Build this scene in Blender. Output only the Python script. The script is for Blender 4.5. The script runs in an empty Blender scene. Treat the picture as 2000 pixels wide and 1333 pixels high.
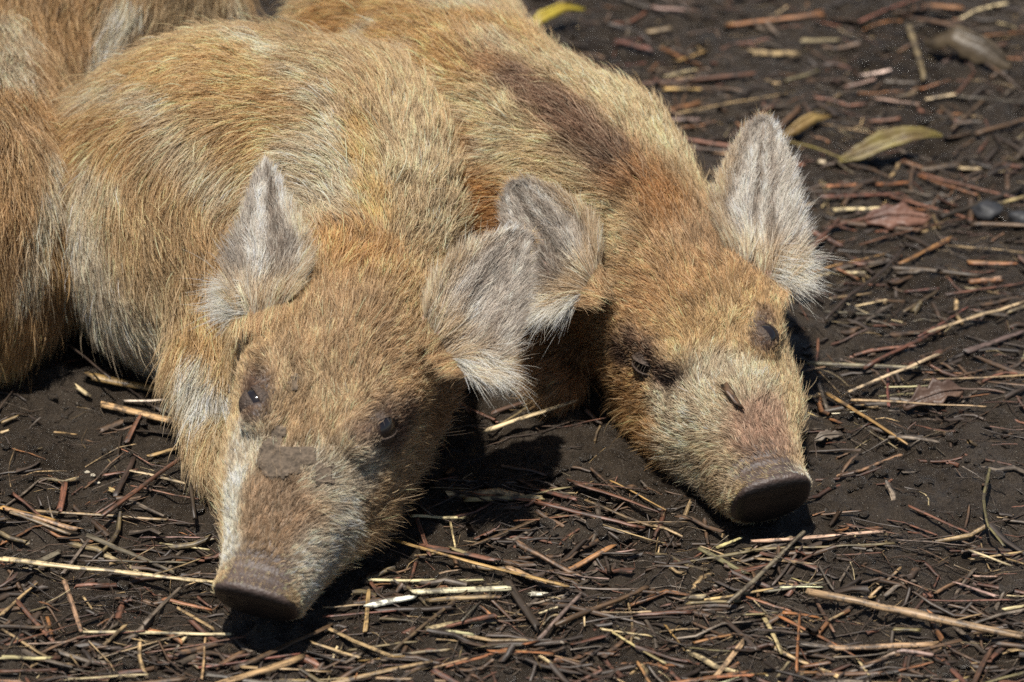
import bpy, math, random
import numpy as np
from mathutils import Vector, Matrix
from mathutils.bvhtree import BVHTree

# ------------------------------------------------------------------ camera
E0 = math.radians(30); DIST = 2.2; LENS = 127.7
FPX = 2000 * LENS / 36
CAM = np.array([0, -DIST * math.cos(E0), DIST * math.sin(E0)])
FW = np.array([0, math.cos(E0), -math.sin(E0)])
RT = np.array([1.0, 0, 0])
UP = np.array([0, math.sin(E0), math.cos(E0)])
scene = bpy.context.scene
COL = scene.collection
cd = bpy.data.cameras.new('camera'); cam = bpy.data.objects.new('camera', cd); COL.objects.link(cam)
cam.location = CAM; cam.rotation_euler = (math.pi / 2 - E0, 0, 0)
cd.lens = LENS; cd.sensor_width = 36; cd.clip_start = 0.05; cd.clip_end = 500
cd.dof.use_dof = True; cd.dof.focus_distance = 2.03; cd.dof.aperture_fstop = 7.5
scene.camera = cam

# ------------------------------------------------------------------ sky, sun, exposure
SUN = np.array([-0.11, -0.17, 0.97]); SUN = SUN / np.linalg.norm(SUN)
world = bpy.data.worlds.new('World'); scene.world = world; world.use_nodes = True
wn = world.node_tree.nodes; wn.clear()
sky = wn.new('ShaderNodeTexSky'); sky.sky_type = 'NISHITA'; sky.sun_disc = False
sky.sun_elevation = math.asin(SUN[2]); sky.sun_rotation = math.atan2(SUN[0], SUN[1])
bg = wn.new('ShaderNodeBackground'); bg.inputs[1].default_value = 0.05
wo = wn.new('ShaderNodeOutputWorld')
world.node_tree.links.new(sky.outputs[0], bg.inputs[0]); world.node_tree.links.new(bg.outputs[0], wo.inputs[0])
sl = bpy.data.lights.new('sun', 'SUN'); sl.energy = 4.6; sl.angle = math.radians(0.55); sl.color = (1.0, 0.95, 0.87)
sun = bpy.data.objects.new('sun', sl); COL.objects.link(sun)
sun.rotation_euler = Vector(SUN).to_track_quat('Z', 'Y').to_euler()
vs = scene.view_settings
vs.view_transform = 'Standard'; vs.look = 'None'; vs.exposure = 0.6; vs.gamma = 1.0; vs.use_curve_mapping = False
scene.render.engine = 'CYCLES'
scene.cycles.use_denoising = False
scene.cycles.max_bounces = 5; scene.cycles.diffuse_bounces = 3; scene.cycles.glossy_bounces = 2; scene.cycles.transmission_bounces = 3
scene.cycles_curves.shape = 'RIBBONS'
scene.cycles_curves.subdivisions = 2

FUR = 1.0            # fur density factor
rng = np.random.default_rng(7); random.seed(7)

# ------------------------------------------------------------------ helpers
def proj(P):
    d = P - CAM; z = d @ FW
    return np.stack([1000 + FPX * (d @ RT) / z, 666.5 - FPX * (d @ UP) / z], -1)
def ray(x, y):
    r = FW + RT * (x - 1000) / FPX - UP * (y - 666.5) / FPX
    return r / np.linalg.norm(r)
def unp(x, y, z=0.0):
    r = ray(x, y); return CAM + r * (z - CAM[2]) / r[2]
def onplane(x, y, p0, n):
    r = ray(x, y); return CAM + r * ((p0 - CAM) @ n) / (r @ n)
def nrm(v): return v / np.maximum(np.linalg.norm(v, axis=-1, keepdims=True), 1e-9)
def lin(c):
    c = np.asarray(c, float) / 255.0
    return np.where(c <= 0.04045, c / 12.92, ((c + 0.055) / 1.055) ** 2.4)

def hash3(i, j, k, seed):
    h = (i.astype(np.int64) * 73856093) ^ (j.astype(np.int64) * 19349663) ^ (k.astype(np.int64) * 83492791) ^ (seed * 2654435761)
    h = (h ^ (h >> 13)) * 1274126177; h = h ^ (h >> 16)
    return (h & 0xFFFFFF).astype(np.float64) / 0xFFFFFF
def vnoise(P, seed=0):                     # value noise, -1..1
    f = np.floor(P).astype(np.int64); t = P - f; t = t * t * (3 - 2 * t)
    out = 0
    for dx in (0, 1):
        wx = t[..., 0] if dx else 1 - t[..., 0]
        for dy in (0, 1):
            wy = t[..., 1] if dy else 1 - t[..., 1]
            for dz in (0, 1):
                wz = t[..., 2] if dz else 1 - t[..., 2]
                out = out + wx * wy * wz * hash3(f[..., 0] + dx, f[..., 1] + dy, f[..., 2] + dz, seed)
    return out * 2 - 1
def vnoise3(P, seed=0): return np.stack([vnoise(P, seed + q) for q in (11, 23, 37)], -1)
def worley(P, seed):                       # vector to the nearest jittered cell point
    f = np.floor(P).astype(np.int64); best = np.full(P.shape[0], 9.0); vec = np.zeros_like(P); cid = np.zeros(P.shape[0])
    for dx in (-1, 0, 1):
        for dy in (-1, 0, 1):
            for dz in (-1, 0, 1):
                c = f + np.array([dx, dy, dz])
                j = np.stack([hash3(c[:, 0], c[:, 1], c[:, 2], seed + q) for q in (1, 2, 3)], -1)
                v = c + j - P; d = (v * v).sum(1); m = d < best
                best[m] = d[m]; vec[m] = v[m]; cid[m] = j[m, 0]
    return vec, cid

def mesh_obj(name, V, F, mat, parent=None, smooth=True):
    me = bpy.data.meshes.new(name); me.from_pydata([tuple(v) for v in V], [], [tuple(f) for f in F]); me.update()
    if mat: me.materials.append(mat)
    if smooth: me.polygons.foreach_set('use_smooth', [True] * len(me.polygons))
    o = bpy.data.objects.new(name, me); COL.objects.link(o)
    if parent is not None: o.parent = parent
    return o
def quads_obj(name, V, Q, mat, parent=None):
    me = bpy.data.meshes.new(name)
    n = len(Q); me.vertices.add(len(V)); me.vertices.foreach_set('co', np.asarray(V, np.float32).ravel())
    me.loops.add(4 * n); me.loops.foreach_set('vertex_index', np.asarray(Q, np.int32).ravel())
    me.polygons.add(n); me.polygons.foreach_set('loop_start', np.arange(0, 4 * n, 4, dtype=np.int32))
    me.update(calc_edges=True); me.validate()
    me.polygons.foreach_set('use_smooth', [True] * len(me.polygons))
    if mat: me.materials.append(mat)
    o = bpy.data.objects.new(name, me); COL.objects.link(o)
    if parent is not None: o.parent = parent
    return o
def vcol(o, C, name='col'):
    a = o.data.color_attributes.new(name, 'FLOAT_COLOR', 'POINT')
    C4 = np.ones((len(C), 4), np.float32); C4[:, :3] = C
    a.data.foreach_set('color', C4.ravel())
def empty(name, loc=(0, 0, 0)):
    o = bpy.data.objects.new(name, None); COL.objects.link(o); o.location = loc; return o
def tag(o, label, cat, group=None):
    o['label'] = label; o['category'] = cat
    if group: o['group'] = group
    return o

# ------------------------------------------------------------------ materials
def new_mat(name):
    m = bpy.data.materials.new(name); m.use_nodes = True
    nt = m.node_tree; nt.nodes.clear()
    out = nt.nodes.new('ShaderNodeOutputMaterial')
    return m, nt, out
def nd(nt, t, **kw):
    n = nt.nodes.new(t)
    for k, v in kw.items(): setattr(n, k, v)
    return n

def mat_fur(name, rough=0.42, radial=0.55, root=0.34):
    m, nt, out = new_mat(name)
    at = nd(nt, 'ShaderNodeAttribute', attribute_name='col')
    hi = nd(nt, 'ShaderNodeHairInfo')
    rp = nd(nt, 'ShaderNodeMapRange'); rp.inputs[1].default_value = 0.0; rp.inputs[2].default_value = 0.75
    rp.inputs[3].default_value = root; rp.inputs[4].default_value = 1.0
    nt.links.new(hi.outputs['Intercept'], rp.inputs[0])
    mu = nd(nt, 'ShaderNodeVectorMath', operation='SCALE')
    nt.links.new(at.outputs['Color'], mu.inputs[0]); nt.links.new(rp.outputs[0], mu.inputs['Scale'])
    r1 = nd(nt, 'ShaderNodeBsdfHair'); r1.component = 'Reflection'; r2 = nd(nt, 'ShaderNodeBsdfHair'); r2.component = 'Transmission'
    for r in (r1, r2): r.inputs['RoughnessU'].default_value = rough; r.inputs['RoughnessV'].default_value = 1.0
    df = nd(nt, 'ShaderNodeBsdfDiffuse'); tr = nd(nt, 'ShaderNodeBsdfTranslucent')
    for r in (r1, r2, df, tr): nt.links.new(mu.outputs[0], r.inputs['Color'])
    m1 = nd(nt, 'ShaderNodeMixShader'); m1.inputs[0].default_value = 0.35; nt.links.new(r1.outputs[0], m1.inputs[1]); nt.links.new(r2.outputs[0], m1.inputs[2])
    m2 = nd(nt, 'ShaderNodeMixShader'); m2.inputs[0].default_value = 0.40; nt.links.new(df.outputs[0], m2.inputs[1]); nt.links.new(tr.outputs[0], m2.inputs[2])
    m3 = nd(nt, 'ShaderNodeMixShader'); m3.inputs[0].default_value = 0.55; nt.links.new(m1.outputs[0], m3.inputs[1]); nt.links.new(m2.outputs[0], m3.inputs[2])
    nt.links.new(m3.outputs[0], out.inputs[0]); return m

def mat_skin(name):
    m, nt, out = new_mat(name)
    at = nd(nt, 'ShaderNodeAttribute', attribute_name='col')
    p = nd(nt, 'ShaderNodeBsdfPrincipled'); p.inputs['Roughness'].default_value = 0.55
    tc = nd(nt, 'ShaderNodeTexCoord')
    n1 = nd(nt, 'ShaderNodeTexNoise'); n1.inputs['Scale'].default_value = 420; n1.inputs['Detail'].default_value = 6
    n2 = nd(nt, 'ShaderNodeTexVoronoi'); n2.inputs['Scale'].default_value = 650
    nt.links.new(tc.outputs['Object'], n1.inputs['Vector']); nt.links.new(tc.outputs['Object'], n2.inputs['Vector'])
    mr = nd(nt, 'ShaderNodeMapRange'); mr.inputs[1].default_value = 0.3; mr.inputs[2].default_value = 0.7; mr.inputs[3].default_value = 0.65; mr.inputs[4].default_value = 1.25
    nt.links.new(n1.outputs[0], mr.inputs[0])
    mu = nd(nt, 'ShaderNodeVectorMath', operation='SCALE')
    nt.links.new(at.outputs['Color'], mu.inputs[0]); nt.links.new(mr.outputs[0], mu.inputs['Scale'])
    nt.links.new(mu.outputs[0], p.inputs['Base Color'])
    ad = nd(nt, 'ShaderNodeMath', operation='ADD'); nt.links.new(n1.outputs[0], ad.inputs[0]); nt.links.new(n2.outputs['Distance'], ad.inputs[1])
    b = nd(nt, 'ShaderNodeBump'); b.inputs['Strength'].default_value = 0.5; b.inputs['Distance'].default_value = 0.0006
    nt.links.new(ad.outputs[0], b.inputs['Height']); nt.links.new(b.outputs[0], p.inputs['Normal'])
    nt.links.new(p.outputs[0], out.inputs[0]); return m

def mat_plain(name, c, rough=0.5, coat=0.0, noise=0.0, scale=300, bump=0.0):
    m, nt, out = new_mat(name)
    p = nd(nt, 'ShaderNodeBsdfPrincipled'); p.inputs['Roughness'].default_value = rough; p.inputs['Coat Weight'].default_value = coat
    tc = nd(nt, 'ShaderNodeTexCoord'); n1 = nd(nt, 'ShaderNodeTexNoise'); n1.inputs['Scale'].default_value = scale; n1.inputs['Detail'].default_value = 6
    nt.links.new(tc.outputs['Object'], n1.inputs['Vector'])
    cr = nd(nt, 'ShaderNodeValToRGB'); c = np.asarray(c, float)
    cr.color_ramp.elements[0].position = 0.3; cr.color_ramp.elements[1].position = 0.7
    cr.color_ramp.elements[0].color = (*(c * (1 - noise)), 1); cr.color_ramp.elements[1].color = (*np.clip(c * (1 + noise), 0, 1), 1)
    nt.links.new(n1.outputs[0], cr.inputs[0]); nt.links.new(cr.outputs[0], p.inputs['Base Color'])
    if bump:
        b = nd(nt, 'ShaderNodeBump'); b.inputs['Strength'].default_value = 0.8; b.inputs['Distance'].default_value = bump
        nt.links.new(n1.outputs[0], b.inputs['Height']); nt.links.new(b.outputs[0], p.inputs['Normal'])
    nt.links.new(p.outputs[0], out.inputs[0]); return m

def mat_mud():
    m, nt, out = new_mat('wet_mud')
    L = nt.links
    tc = nd(nt, 'ShaderNodeTexCoord')
    def noise(scale, detail=6, rough=0.6):
        n = nd(nt, 'ShaderNodeTexNoise'); n.inputs['Scale'].default_value = scale; n.inputs['Detail'].default_value = detail; n.inputs['Roughness'].default_value = rough
        L.new(tc.outputs['Object'], n.inputs['Vector']); return n
    n1 = noise(9, 7, 0.65); n2 = noise(160, 6, 0.7); n3 = noise(900, 3, 0.7)
    cr = nd(nt, 'ShaderNodeValToRGB'); e = cr.color_ramp.elements
    e[0].position = 0.36; e[0].color = (0.0095, 0.0072, 0.0054, 1); e[1].position = 0.66; e[1].color = (0.105, 0.080, 0.057, 1)
    mixf = nd(nt, 'ShaderNodeMath', operation='MULTIPLY_ADD'); mixf.inputs[1].default_value = 0.34
    h3 = nd(nt, 'ShaderNodeMath', operation='MULTIPLY'); h3.inputs[1].default_value = 0.34; L.new(n3.outputs[0], h3.inputs[0])
    h2 = nd(nt, 'ShaderNodeMath', operation='MULTIPLY_ADD'); h2.inputs[1].default_value = 0.32; L.new(h3.outputs[0], h2.inputs[2])
    L.new(n2.outputs[0], h2.inputs[0]); L.new(n1.outputs[0], mixf.inputs[0]); L.new(h2.outputs[0], mixf.inputs[2])
    L.new(mixf.outputs[0], cr.inputs[0])  # fine mottling puts small-scale shade and gloss contrast into the mud colour
    # pale sand grains, their colour also standing in for wet glints
    vo = nd(nt, 'ShaderNodeTexVoronoi'); vo.inputs['Scale'].default_value = 420; vo.inputs['Randomness'].default_value = 1.0
    L.new(tc.outputs['Object'], vo.inputs['Vector'])
    g = nd(nt, 'ShaderNodeMapRange'); g.inputs[1].default_value = 0.16; g.inputs[2].default_value = 0.28; g.inputs[3].default_value = 1.0; g.inputs[4].default_value = 0.0
    L.new(vo.outputs['Distance'], g.inputs[0])
    sel = nd(nt, 'ShaderNodeSeparateColor'); L.new(vo.outputs['Color'], sel.inputs[0])
    gt = nd(nt, 'ShaderNodeMath', operation='GREATER_THAN'); gt.inputs[1].default_value = 0.82; L.new(sel.outputs[0], gt.inputs[0])
    gm = nd(nt, 'ShaderNodeMath', operation='MULTIPLY'); L.new(g.outputs[0], gm.inputs[0]); L.new(gt.outputs[0], gm.inputs[1])
    mx = nd(nt, 'ShaderNodeMix', data_type='RGBA'); L.new(gm.outputs[0], mx.inputs[0]); L.new(cr.outputs[0], mx.inputs[6]); mx.inputs[7].default_value = (0.26, 0.225, 0.18, 1)
    p = nd(nt, 'ShaderNodeBsdfPrincipled'); L.new(mx.outputs[2], p.inputs['Base Color'])
    rr = nd(nt, 'ShaderNodeMapRange'); rr.inputs[1].default_value = 0.35; rr.inputs[2].default_value = 0.65; rr.inputs[3].default_value = 0.17; rr.inputs[4].default_value = 0.5
    L.new(n1.outputs[0], rr.inputs[0]); L.new(rr.outputs[0], p.inputs['Roughness'])
    p.inputs['Specular IOR Level'].default_value = 0.5
    a1 = nd(nt, 'ShaderNodeMath', operation='MULTIPLY_ADD'); a1.inputs[1].default_value = 0.35
    L.new(n3.outputs[0], a1.inputs[0]); L.new(n2.outputs[0], a1.inputs[2])
    a2 = nd(nt, 'ShaderNodeMath', operation='MULTIPLY_ADD'); a2.inputs[1].default_value = 0.5; L.new(gm.outputs[0], a2.inputs[0]); L.new(a1.outputs[0], a2.inputs[2])
    b = nd(nt, 'ShaderNodeBump'); b.inputs['Strength'].default_value = 1.0; b.inputs['Distance'].default_value = 0.009
    L.new(a2.outputs[0], b.inputs['Height']); L.new(b.outputs[0], p.inputs['Normal'])
    L.new(p.outputs[0], out.inputs[0]); return m

def mat_litter(name, use_attr):
    """plant matter: colour from the object or the vertices, streaked along the fibre, mud stains"""
    m, nt, out = new_mat(name); L = nt.links
    if use_attr: src = nd(nt, 'ShaderNodeAttribute', attribute_name='col').outputs['Color']
    else: src = nd(nt, 'ShaderNodeObjectInfo').outputs['Color']
    tc = nd(nt, 'ShaderNodeTexCoord')
    at = nd(nt, 'ShaderNodeAttribute', attribute_name='fib')   # x along, y across, z seed
    mp = nd(nt, 'ShaderNodeMapping'); mp.inputs['Scale'].default_value = (60, 900, 1)
    L.new(at.outputs['Vector'], mp.inputs[0])
    n1 = nd(nt, 'ShaderNodeTexNoise'); n1.inputs['Scale'].default_value = 1.0; n1.inputs['Detail'].default_value = 5; L.new(mp.outputs[0], n1.inputs['Vector'])
    n2 = nd(nt, 'ShaderNodeTexNoise'); n2.inputs['Scale'].default_value = 150; n2.inputs['Detail'].default_value = 6; n2.inputs['Roughness'].default_value = 0.7
    geo = nd(nt, 'ShaderNodeNewGeometry'); L.new(geo.outputs['Position'], n2.inputs['Vector'])
    mr = nd(nt, 'ShaderNodeMapRange'); mr.inputs[1].default_value = 0.34; mr.inputs[2].default_value = 0.66; mr.inputs[3].default_value = 0.35; mr.inputs[4].default_value = 1.45
    L.new(n1.outputs[0], mr.inputs[0])
    mu = nd(nt, 'ShaderNodeVectorMath', operation='SCALE'); L.new(src, mu.inputs[0]); L.new(mr.outputs[0], mu.inputs['Scale'])
    st = nd(nt, 'ShaderNodeMapRange'); st.inputs[1].default_value = 0.42 if use_attr else 0.49; st.inputs[2].default_value = 0.58 if use_attr else 0.60; st.inputs[3].default_value = 0.0; st.inputs[4].default_value = 0.85
    L.new(n2.outputs[0], st.inputs[0])
    mx = nd(nt, 'ShaderNodeMix', data_type='RGBA'); L.new(st.outputs[0], mx.inputs[0]); L.new(mu.outputs[0], mx.inputs[6]); mx.inputs[7].default_value = (0.035, 0.026, 0.02, 1)
    p = nd(nt, 'ShaderNodeBsdfPrincipled'); L.new(mx.outputs[2], p.inputs['Base Color'])
    p.inputs['Roughness'].default_value = 0.48; p.inputs['Specular IOR Level'].default_value = 0.4
    b = nd(nt, 'ShaderNodeBump'); b.inputs['Strength'].default_value = 0.6; b.inputs['Distance'].default_value = 0.0006
    L.new(n1.outputs[0], b.inputs['Height']); L.new(b.outputs[0], p.inputs['Normal'])
    L.new(p.outputs[0], out.inputs[0]); return m

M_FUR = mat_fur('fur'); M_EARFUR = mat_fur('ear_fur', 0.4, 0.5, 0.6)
M_SKIN = mat_skin('pig_skin')
M_EYE = mat_plain('eyeball', (0.012, 0.009, 0.008), 0.06, 0.6)
M_LID = mat_plain('eyelid', (0.058, 0.038, 0.026), 0.6, 0.0, 0.5, 900, 0.0016)
M_MUDPATCH = mat_plain('dried_mud', (0.105, 0.078, 0.054), 0.95, 0.0, 0.5, 420, 0.0025)
M_MUD = mat_mud()
M_STRAW = mat_litter('straw', False); M_STUFF = mat_litter('litter', True)
M_STONE = mat_plain('stone', (0.022, 0.022, 0.024), 0.6, 0.0, 0.4, 200, 0.001)

# ------------------------------------------------------------------ ground
def ground_h(x, y):
    P = np.stack([x, y, np.zeros_like(x)], -1)
    near = 1.0 / (1.0 + (np.hypot(x, y) / 3.0) ** 4)
    h = 0.0045 * vnoise(P * 9, 1) + 0.0032 * vnoise(P * 24 + 5, 2) + 0.0032 * vnoise(P * 60, 3) + 0.0024 * vnoise(P * 140, 4) + 0.0012 * vnoise(P * 300, 5)
    r = np.abs(vnoise(P * 38 + 9, 6)); h = h - 0.0022 * np.clip(0.22 - r, 0, 1) / 0.22 * (vnoise(P * 7, 8) > 0)
    return h * near - 0.003
def axis_coords(lo, hi, step, far):
    a = list(np.arange(lo, hi + 1e-9, step)); s = step; x = a[-1]
    while x < far: s *= 1.35; x += s; a.append(x)
    s = step; x = a[0]
    while x > -far: s *= 1.35; x -= s; a.insert(0, x)
    return np.array(a)
gx = axis_coords(-0.46, 0.46, 0.0022, 90); gy = axis_coords(-0.42, 0.62, 0.0024, 90)
GX, GY = np.meshgrid(gx, gy, indexing='ij')
GZ = ground_h(GX.ravel(), GY.ravel())
idx = np.arange(GX.size).reshape(GX.shape)
Q = np.stack([idx[:-1, :-1], idx[1:, :-1], idx[1:, 1:], idx[:-1, 1:]], -1).reshape(-1, 4)
g = quads_obj('ground', np.stack([GX.ravel(), GY.ravel(), GZ], -1), Q, M_MUD); g['kind'] = 'structure'

# ------------------------------------------------------------------ implicit bodies
def smin(a, b, k):
    h = np.clip(0.5 + 0.5 * (b - a) / k, 0, 1); return b * (1 - h) + a * h - k * h * (1 - h)
def smax(a, b, k): return -smin(-a, -b, k)
def cone(P, a, ra, b, rb):
    a = np.asarray(a); ab = np.asarray(b) - a
    t = np.clip(((P - a) @ ab) / (ab @ ab), 0, 1)
    return np.linalg.norm(P - a - t[:, None] * ab, axis=1) - (ra + (rb - ra) * t)
def ellip(X, c, r):
    q = X - np.asarray(c); r = np.asarray(r)
    k0 = np.linalg.norm(q / r, axis=1); k1 = np.linalg.norm(q / (r * r), axis=1)
    return k0 * (k0 - 1) / np.maximum(k1, 1e-6)

_A = np.linspace(-0.02, 0.30, 400)
def _tab(pts):
    t = np.interp(_A, [p[0] for p in pts], [p[1] for p in pts]); k = np.ones(23) / 23
    return np.convolve(np.pad(t, 11, 'edge'), k, 'valid')
T_TOP = _tab([(-.02, .0455), (0, .0475), (.02, .049), (.045, .0575), (.07, .0715), (.095, .086), (.12, .098), (.145, .111), (.17, .120), (.2, .127), (.24, .133)])
T_BOT = _tab([(-.02, .006), (0, .006), (.02, .006), (.05, .0), (.1, -.002), (.15, .0), (.2, .006), (.24, .015)])
T_W = _tab([(-.02, .0285), (0, .0285), (.008, .0275), (.02, .0262), (.04, .0285), (.065, .033), (.09, .0385), (.115, .0430), (.14, .0455), (.17, .046), (.2, .046), (.24, .048)])
def sdf_head(P, pose, ws=1.0):
    R, t, sc = pose
    X = (P - t) @ R / sc; s, a, h = X[:, 0], X[:, 1], X[:, 2]
    top = np.interp(a, _A, T_TOP); bot = np.interp(a, _A, T_BOT); w = np.interp(a, _A, T_W); wk = np.clip((a - .05) / .05, 0, 1); w = w * (1 + (ws - 1) * wk)
    c = bot + 0.42 * (top - bot); q = np.where(h > c, (h - c) / (top - c), (c - h) / (c - bot))
    p = np.where(h > c, 2.7, 2.2); f = (np.abs(s / w) ** p + np.abs(q) ** p) ** (1 / p)
    d = (f - 1) * np.minimum(w, 0.5 * (top - bot))
    for sg in (-1, 1):
        d = smin(d, ellip(X, (sg * .020, .130, .036), (.025, .046, .031)), .02)       # jowls
        d = smin(d, cone(X, (sg * .028 * ws, .108, .090), .009, (sg * .036 * ws, .145, .096), .010), .014)   # brow
    d = smax(d, a - 0.235, .05)
    cap = -a - 0.62 * (h - 0.043)
    d = smax(d, cap, .009)
    # snout wrinkles, nostrils, eye sockets
    wr = np.clip(1 - np.abs(a - .026) / .02, 0, 1) * np.clip((h - .03) / .01, 0, 1)
    d = d + 0.0011 * np.sin(a * 760 + 30 * s * s * 30) * wr
    rim = np.exp(-((a - .003) / .0035) ** 2); d = d - 0.0010 * rim * np.clip((h - .016) / .02, 0, 1)
    d = smax(d, -(cap + 0.0022 * np.clip(1 - ((s / .021) ** 2 + ((h - .027) / .016) ** 2), -1, 1) + 0.0012), .002) if False else d
    for sg in (-1, 1):
        d = smax(d, -ellip(X, (sg * .0105, .0, .028), (.0055, .010, .0070)), .003)
    return d * sc
def make_pose(tx, ty, tz, yaw, pit, roll, sc):
    cy, sy = math.cos(yaw), math.sin(yaw); Rz = np.array([[cy, -sy, 0], [sy, cy, 0], [0, 0, 1]])
    c, s = math.cos(pit), math.sin(pit); Rx = np.array([[1, 0, 0], [0, c, -s], [0, s, c]])
    c, s = math.cos(roll), math.sin(roll); Ry = np.array([[c, 0, s], [0, 1, 0], [-s, 0, c]])
    return Rz @ Rx @ Ry, np.array([tx, ty, tz]), sc
def hl(pose, s, a, h):
    R, t, sc = pose; return t + sc * (R @ np.array([s, a, h]))

def surface_nets(fn, lo, hi, v, B=5):
    lo = np.asarray(lo, float); n = np.ceil((np.asarray(hi) - lo) / (v * B)).astype(int)
    ci = np.stack(np.meshgrid(*[np.arange(k) for k in n], indexing='ij'), -1).reshape(-1, 3)
    cd_ = fn(lo + (ci + 0.5) * B * v)
    D = np.repeat(np.repeat(np.repeat(np.where(cd_ < 0, -1.0, 1.0).astype(np.float32).reshape(n), B, 0), B, 1), B, 2)
    act = ci[np.abs(cd_) < B * v * 1.9]
    off = np.stack(np.meshgrid(*[np.arange(B)] * 3, indexing='ij'), -1).reshape(-1, 3)
    for k in range(0, len(act), 8000):
        I = (act[k:k + 8000, None, :] * B + off[None]).reshape(-1, 3)
        D[I[:, 0], I[:, 1], I[:, 2]] = fn(lo + I * v)
    S = D < 0
    N = np.array(D.shape) - 1
    cnt = np.zeros(N, np.int8)
    for c in np.ndindex(2, 2, 2): cnt += S[c[0]:c[0] + N[0], c[1]:c[1] + N[1], c[2]:c[2] + N[2]]
    cells = np.argwhere((cnt > 0) & (cnt < 8)); ids = np.full(N, -1, np.int64); ids[tuple(cells.T)] = np.arange(len(cells))
    acc = np.zeros((len(cells), 3)); num = np.zeros(len(cells))
    cor = [np.array(c) for c in np.ndindex(2, 2, 2)]
    for i in range(8):
        for j in range(i + 1, 8):
            if np.abs(cor[i] - cor[j]).sum() != 1: continue
            A = cells + cor[i]; Bc = cells + cor[j]
            da = D[tuple(A.T)].astype(float); db = D[tuple(Bc.T)].astype(float); m = (da < 0) != (db < 0)
            t = np.where(m, da / np.where(m, da - db, 1), 0)
            acc[m] += (cor[i] + t[:, None] * (cor[j] - cor[i]))[m]; num[m] += 1
    V = lo + (cells + acc / num[:, None]) * v
    quads = []
    for ax in range(3):
        o1, o2 = [(1, 2), (2, 0), (0, 1)][ax]
        e = [slice(None)] * 3; e2 = [slice(None)] * 3; e[ax] = slice(0, -1); e2[ax] = slice(1, None)
        s0 = S[tuple(e)]; s1 = S[tuple(e2)]; ch = np.argwhere(s0 != s1)
        ch = ch[(ch[:, o1] > 0) & (ch[:, o2] > 0) & (ch[:, o1] < N[o1]) & (ch[:, o2] < N[o2])]
        fl = s0[tuple(ch.T)]
        u1 = np.zeros(3, int); u1[o1] = 1; u2 = np.zeros(3, int); u2[o2] = 1
        q = np.stack([ids[tuple((ch - u1 - u2).T)], ids[tuple((ch - u2).T)], ids[tuple(ch.T)], ids[tuple((ch - u1).T)]], -1)
        q[~fl] = q[~fl][:, ::-1]; quads.append(q)
    Qd = np.concatenate(quads); Qd = Qd[(Qd >= 0).all(1)]
    return V, Qd

# ------------------------------------------------------------------ ears: shells spanned between two edge lines
def resample(P, n):
    P = np.asarray(P, float); s = np.r_[0, np.cumsum(np.linalg.norm(np.diff(P, axis=0), axis=1))]
    u = np.linspace(0, s[-1], n); out = np.stack([np.interp(u, s, P[:, k]) for k in range(3)], -1)
    for _ in range(3):
        out[1:-1] = 0.25 * out[:-2] + 0.5 * out[1:-1] + 0.25 * out[2:]
    return out
def ear_shell(Lp, Rp, base, normal, cup, thick, nv=34, nu=21, lean=0.0):
    normal = nrm(np.asarray(normal, float))
    L = resample([onplane(x, y, base, normal) for x, y in Lp], nv); Rr = resample([onplane(x, y, base, normal) for x, y in Rp], nv)
    u = np.linspace(-1, 1, nu); v = np.linspace(0, 1, nv)
    mid = (L + Rr) / 2; half = (Rr - L) / 2
    S = mid[:, None] + half[:, None] * u[None, :, None]
    wd = np.linalg.norm(half, axis=1)
    depth = cup * wd[:, None] * (1 - np.abs(u[None]) ** 2.2) * (1.15 - 0.55 * v[:, None])
    fold = 0.10 * wd[:, None] * np.sin(u[None] * 7 + 1.2) * (1 - u[None] ** 2) * (1 - v[:, None])
    S = S - normal * (depth + fold)[..., None] + normal * (lean * v ** 2)[:, None, None]
    du = np.gradient(S, axis=1); dv = np.gradient(S, axis=0); n = nrm(np.cross(du, dv))
    n *= np.sign((n * normal).sum(-1).mean())
    th = thick * (0.25 + 0.75 * np.sqrt(np.clip(1 - np.abs(u) ** 3, 0, 1)))[None, :, None] * (1 - 0.5 * v)[:, None, None]
    return dict(front=S + n * th / 2, back=S - n * th / 2, n=n, u=u, v=v, dv=nrm(dv), du=nrm(du))
def ear_faces(e):
    nv, nu = e['n'].shape[:2]; V = np.concatenate([e['front'].reshape(-1, 3), e['back'].reshape(-1, 3)])
    i = np.arange(nv * nu).reshape(nv, nu); o = nv * nu
    f = np.stack([i[:-1, :-1], i[:-1, 1:], i[1:, 1:], i[1:, :-1]], -1).reshape(-1, 4); bk = f[:, ::-1] + o
    ring = np.r_[i[:, 0], i[-1, 1:], i[::-1, -1][1:], i[0, ::-1][1:]]
    side = np.stack([ring[:-1], ring[1:], ring[1:] + o, ring[:-1] + o], -1)
    return V, np.concatenate([f, bk, side])

# ------------------------------------------------------------------ fur
def interp_marks(P, pts, vals, rad, base, wbase):
    """weights fall off with distance from each mark"""
    num = np.tile(np.asarray(base, float) * wbase, (len(P), 1)); den = np.full(len(P), wbase)
    for p, c, r in zip(pts, vals, rad):
        d2 = ((P - p) ** 2).sum(1) / (r * r); w = np.exp(-d2 * 1.2); w = (w * w * 2.0 + 0.12 * w) * (.02 / r)
        num += w[:, None] * np.asarray(c, float); den += w
    return num / den[:, None]

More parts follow.
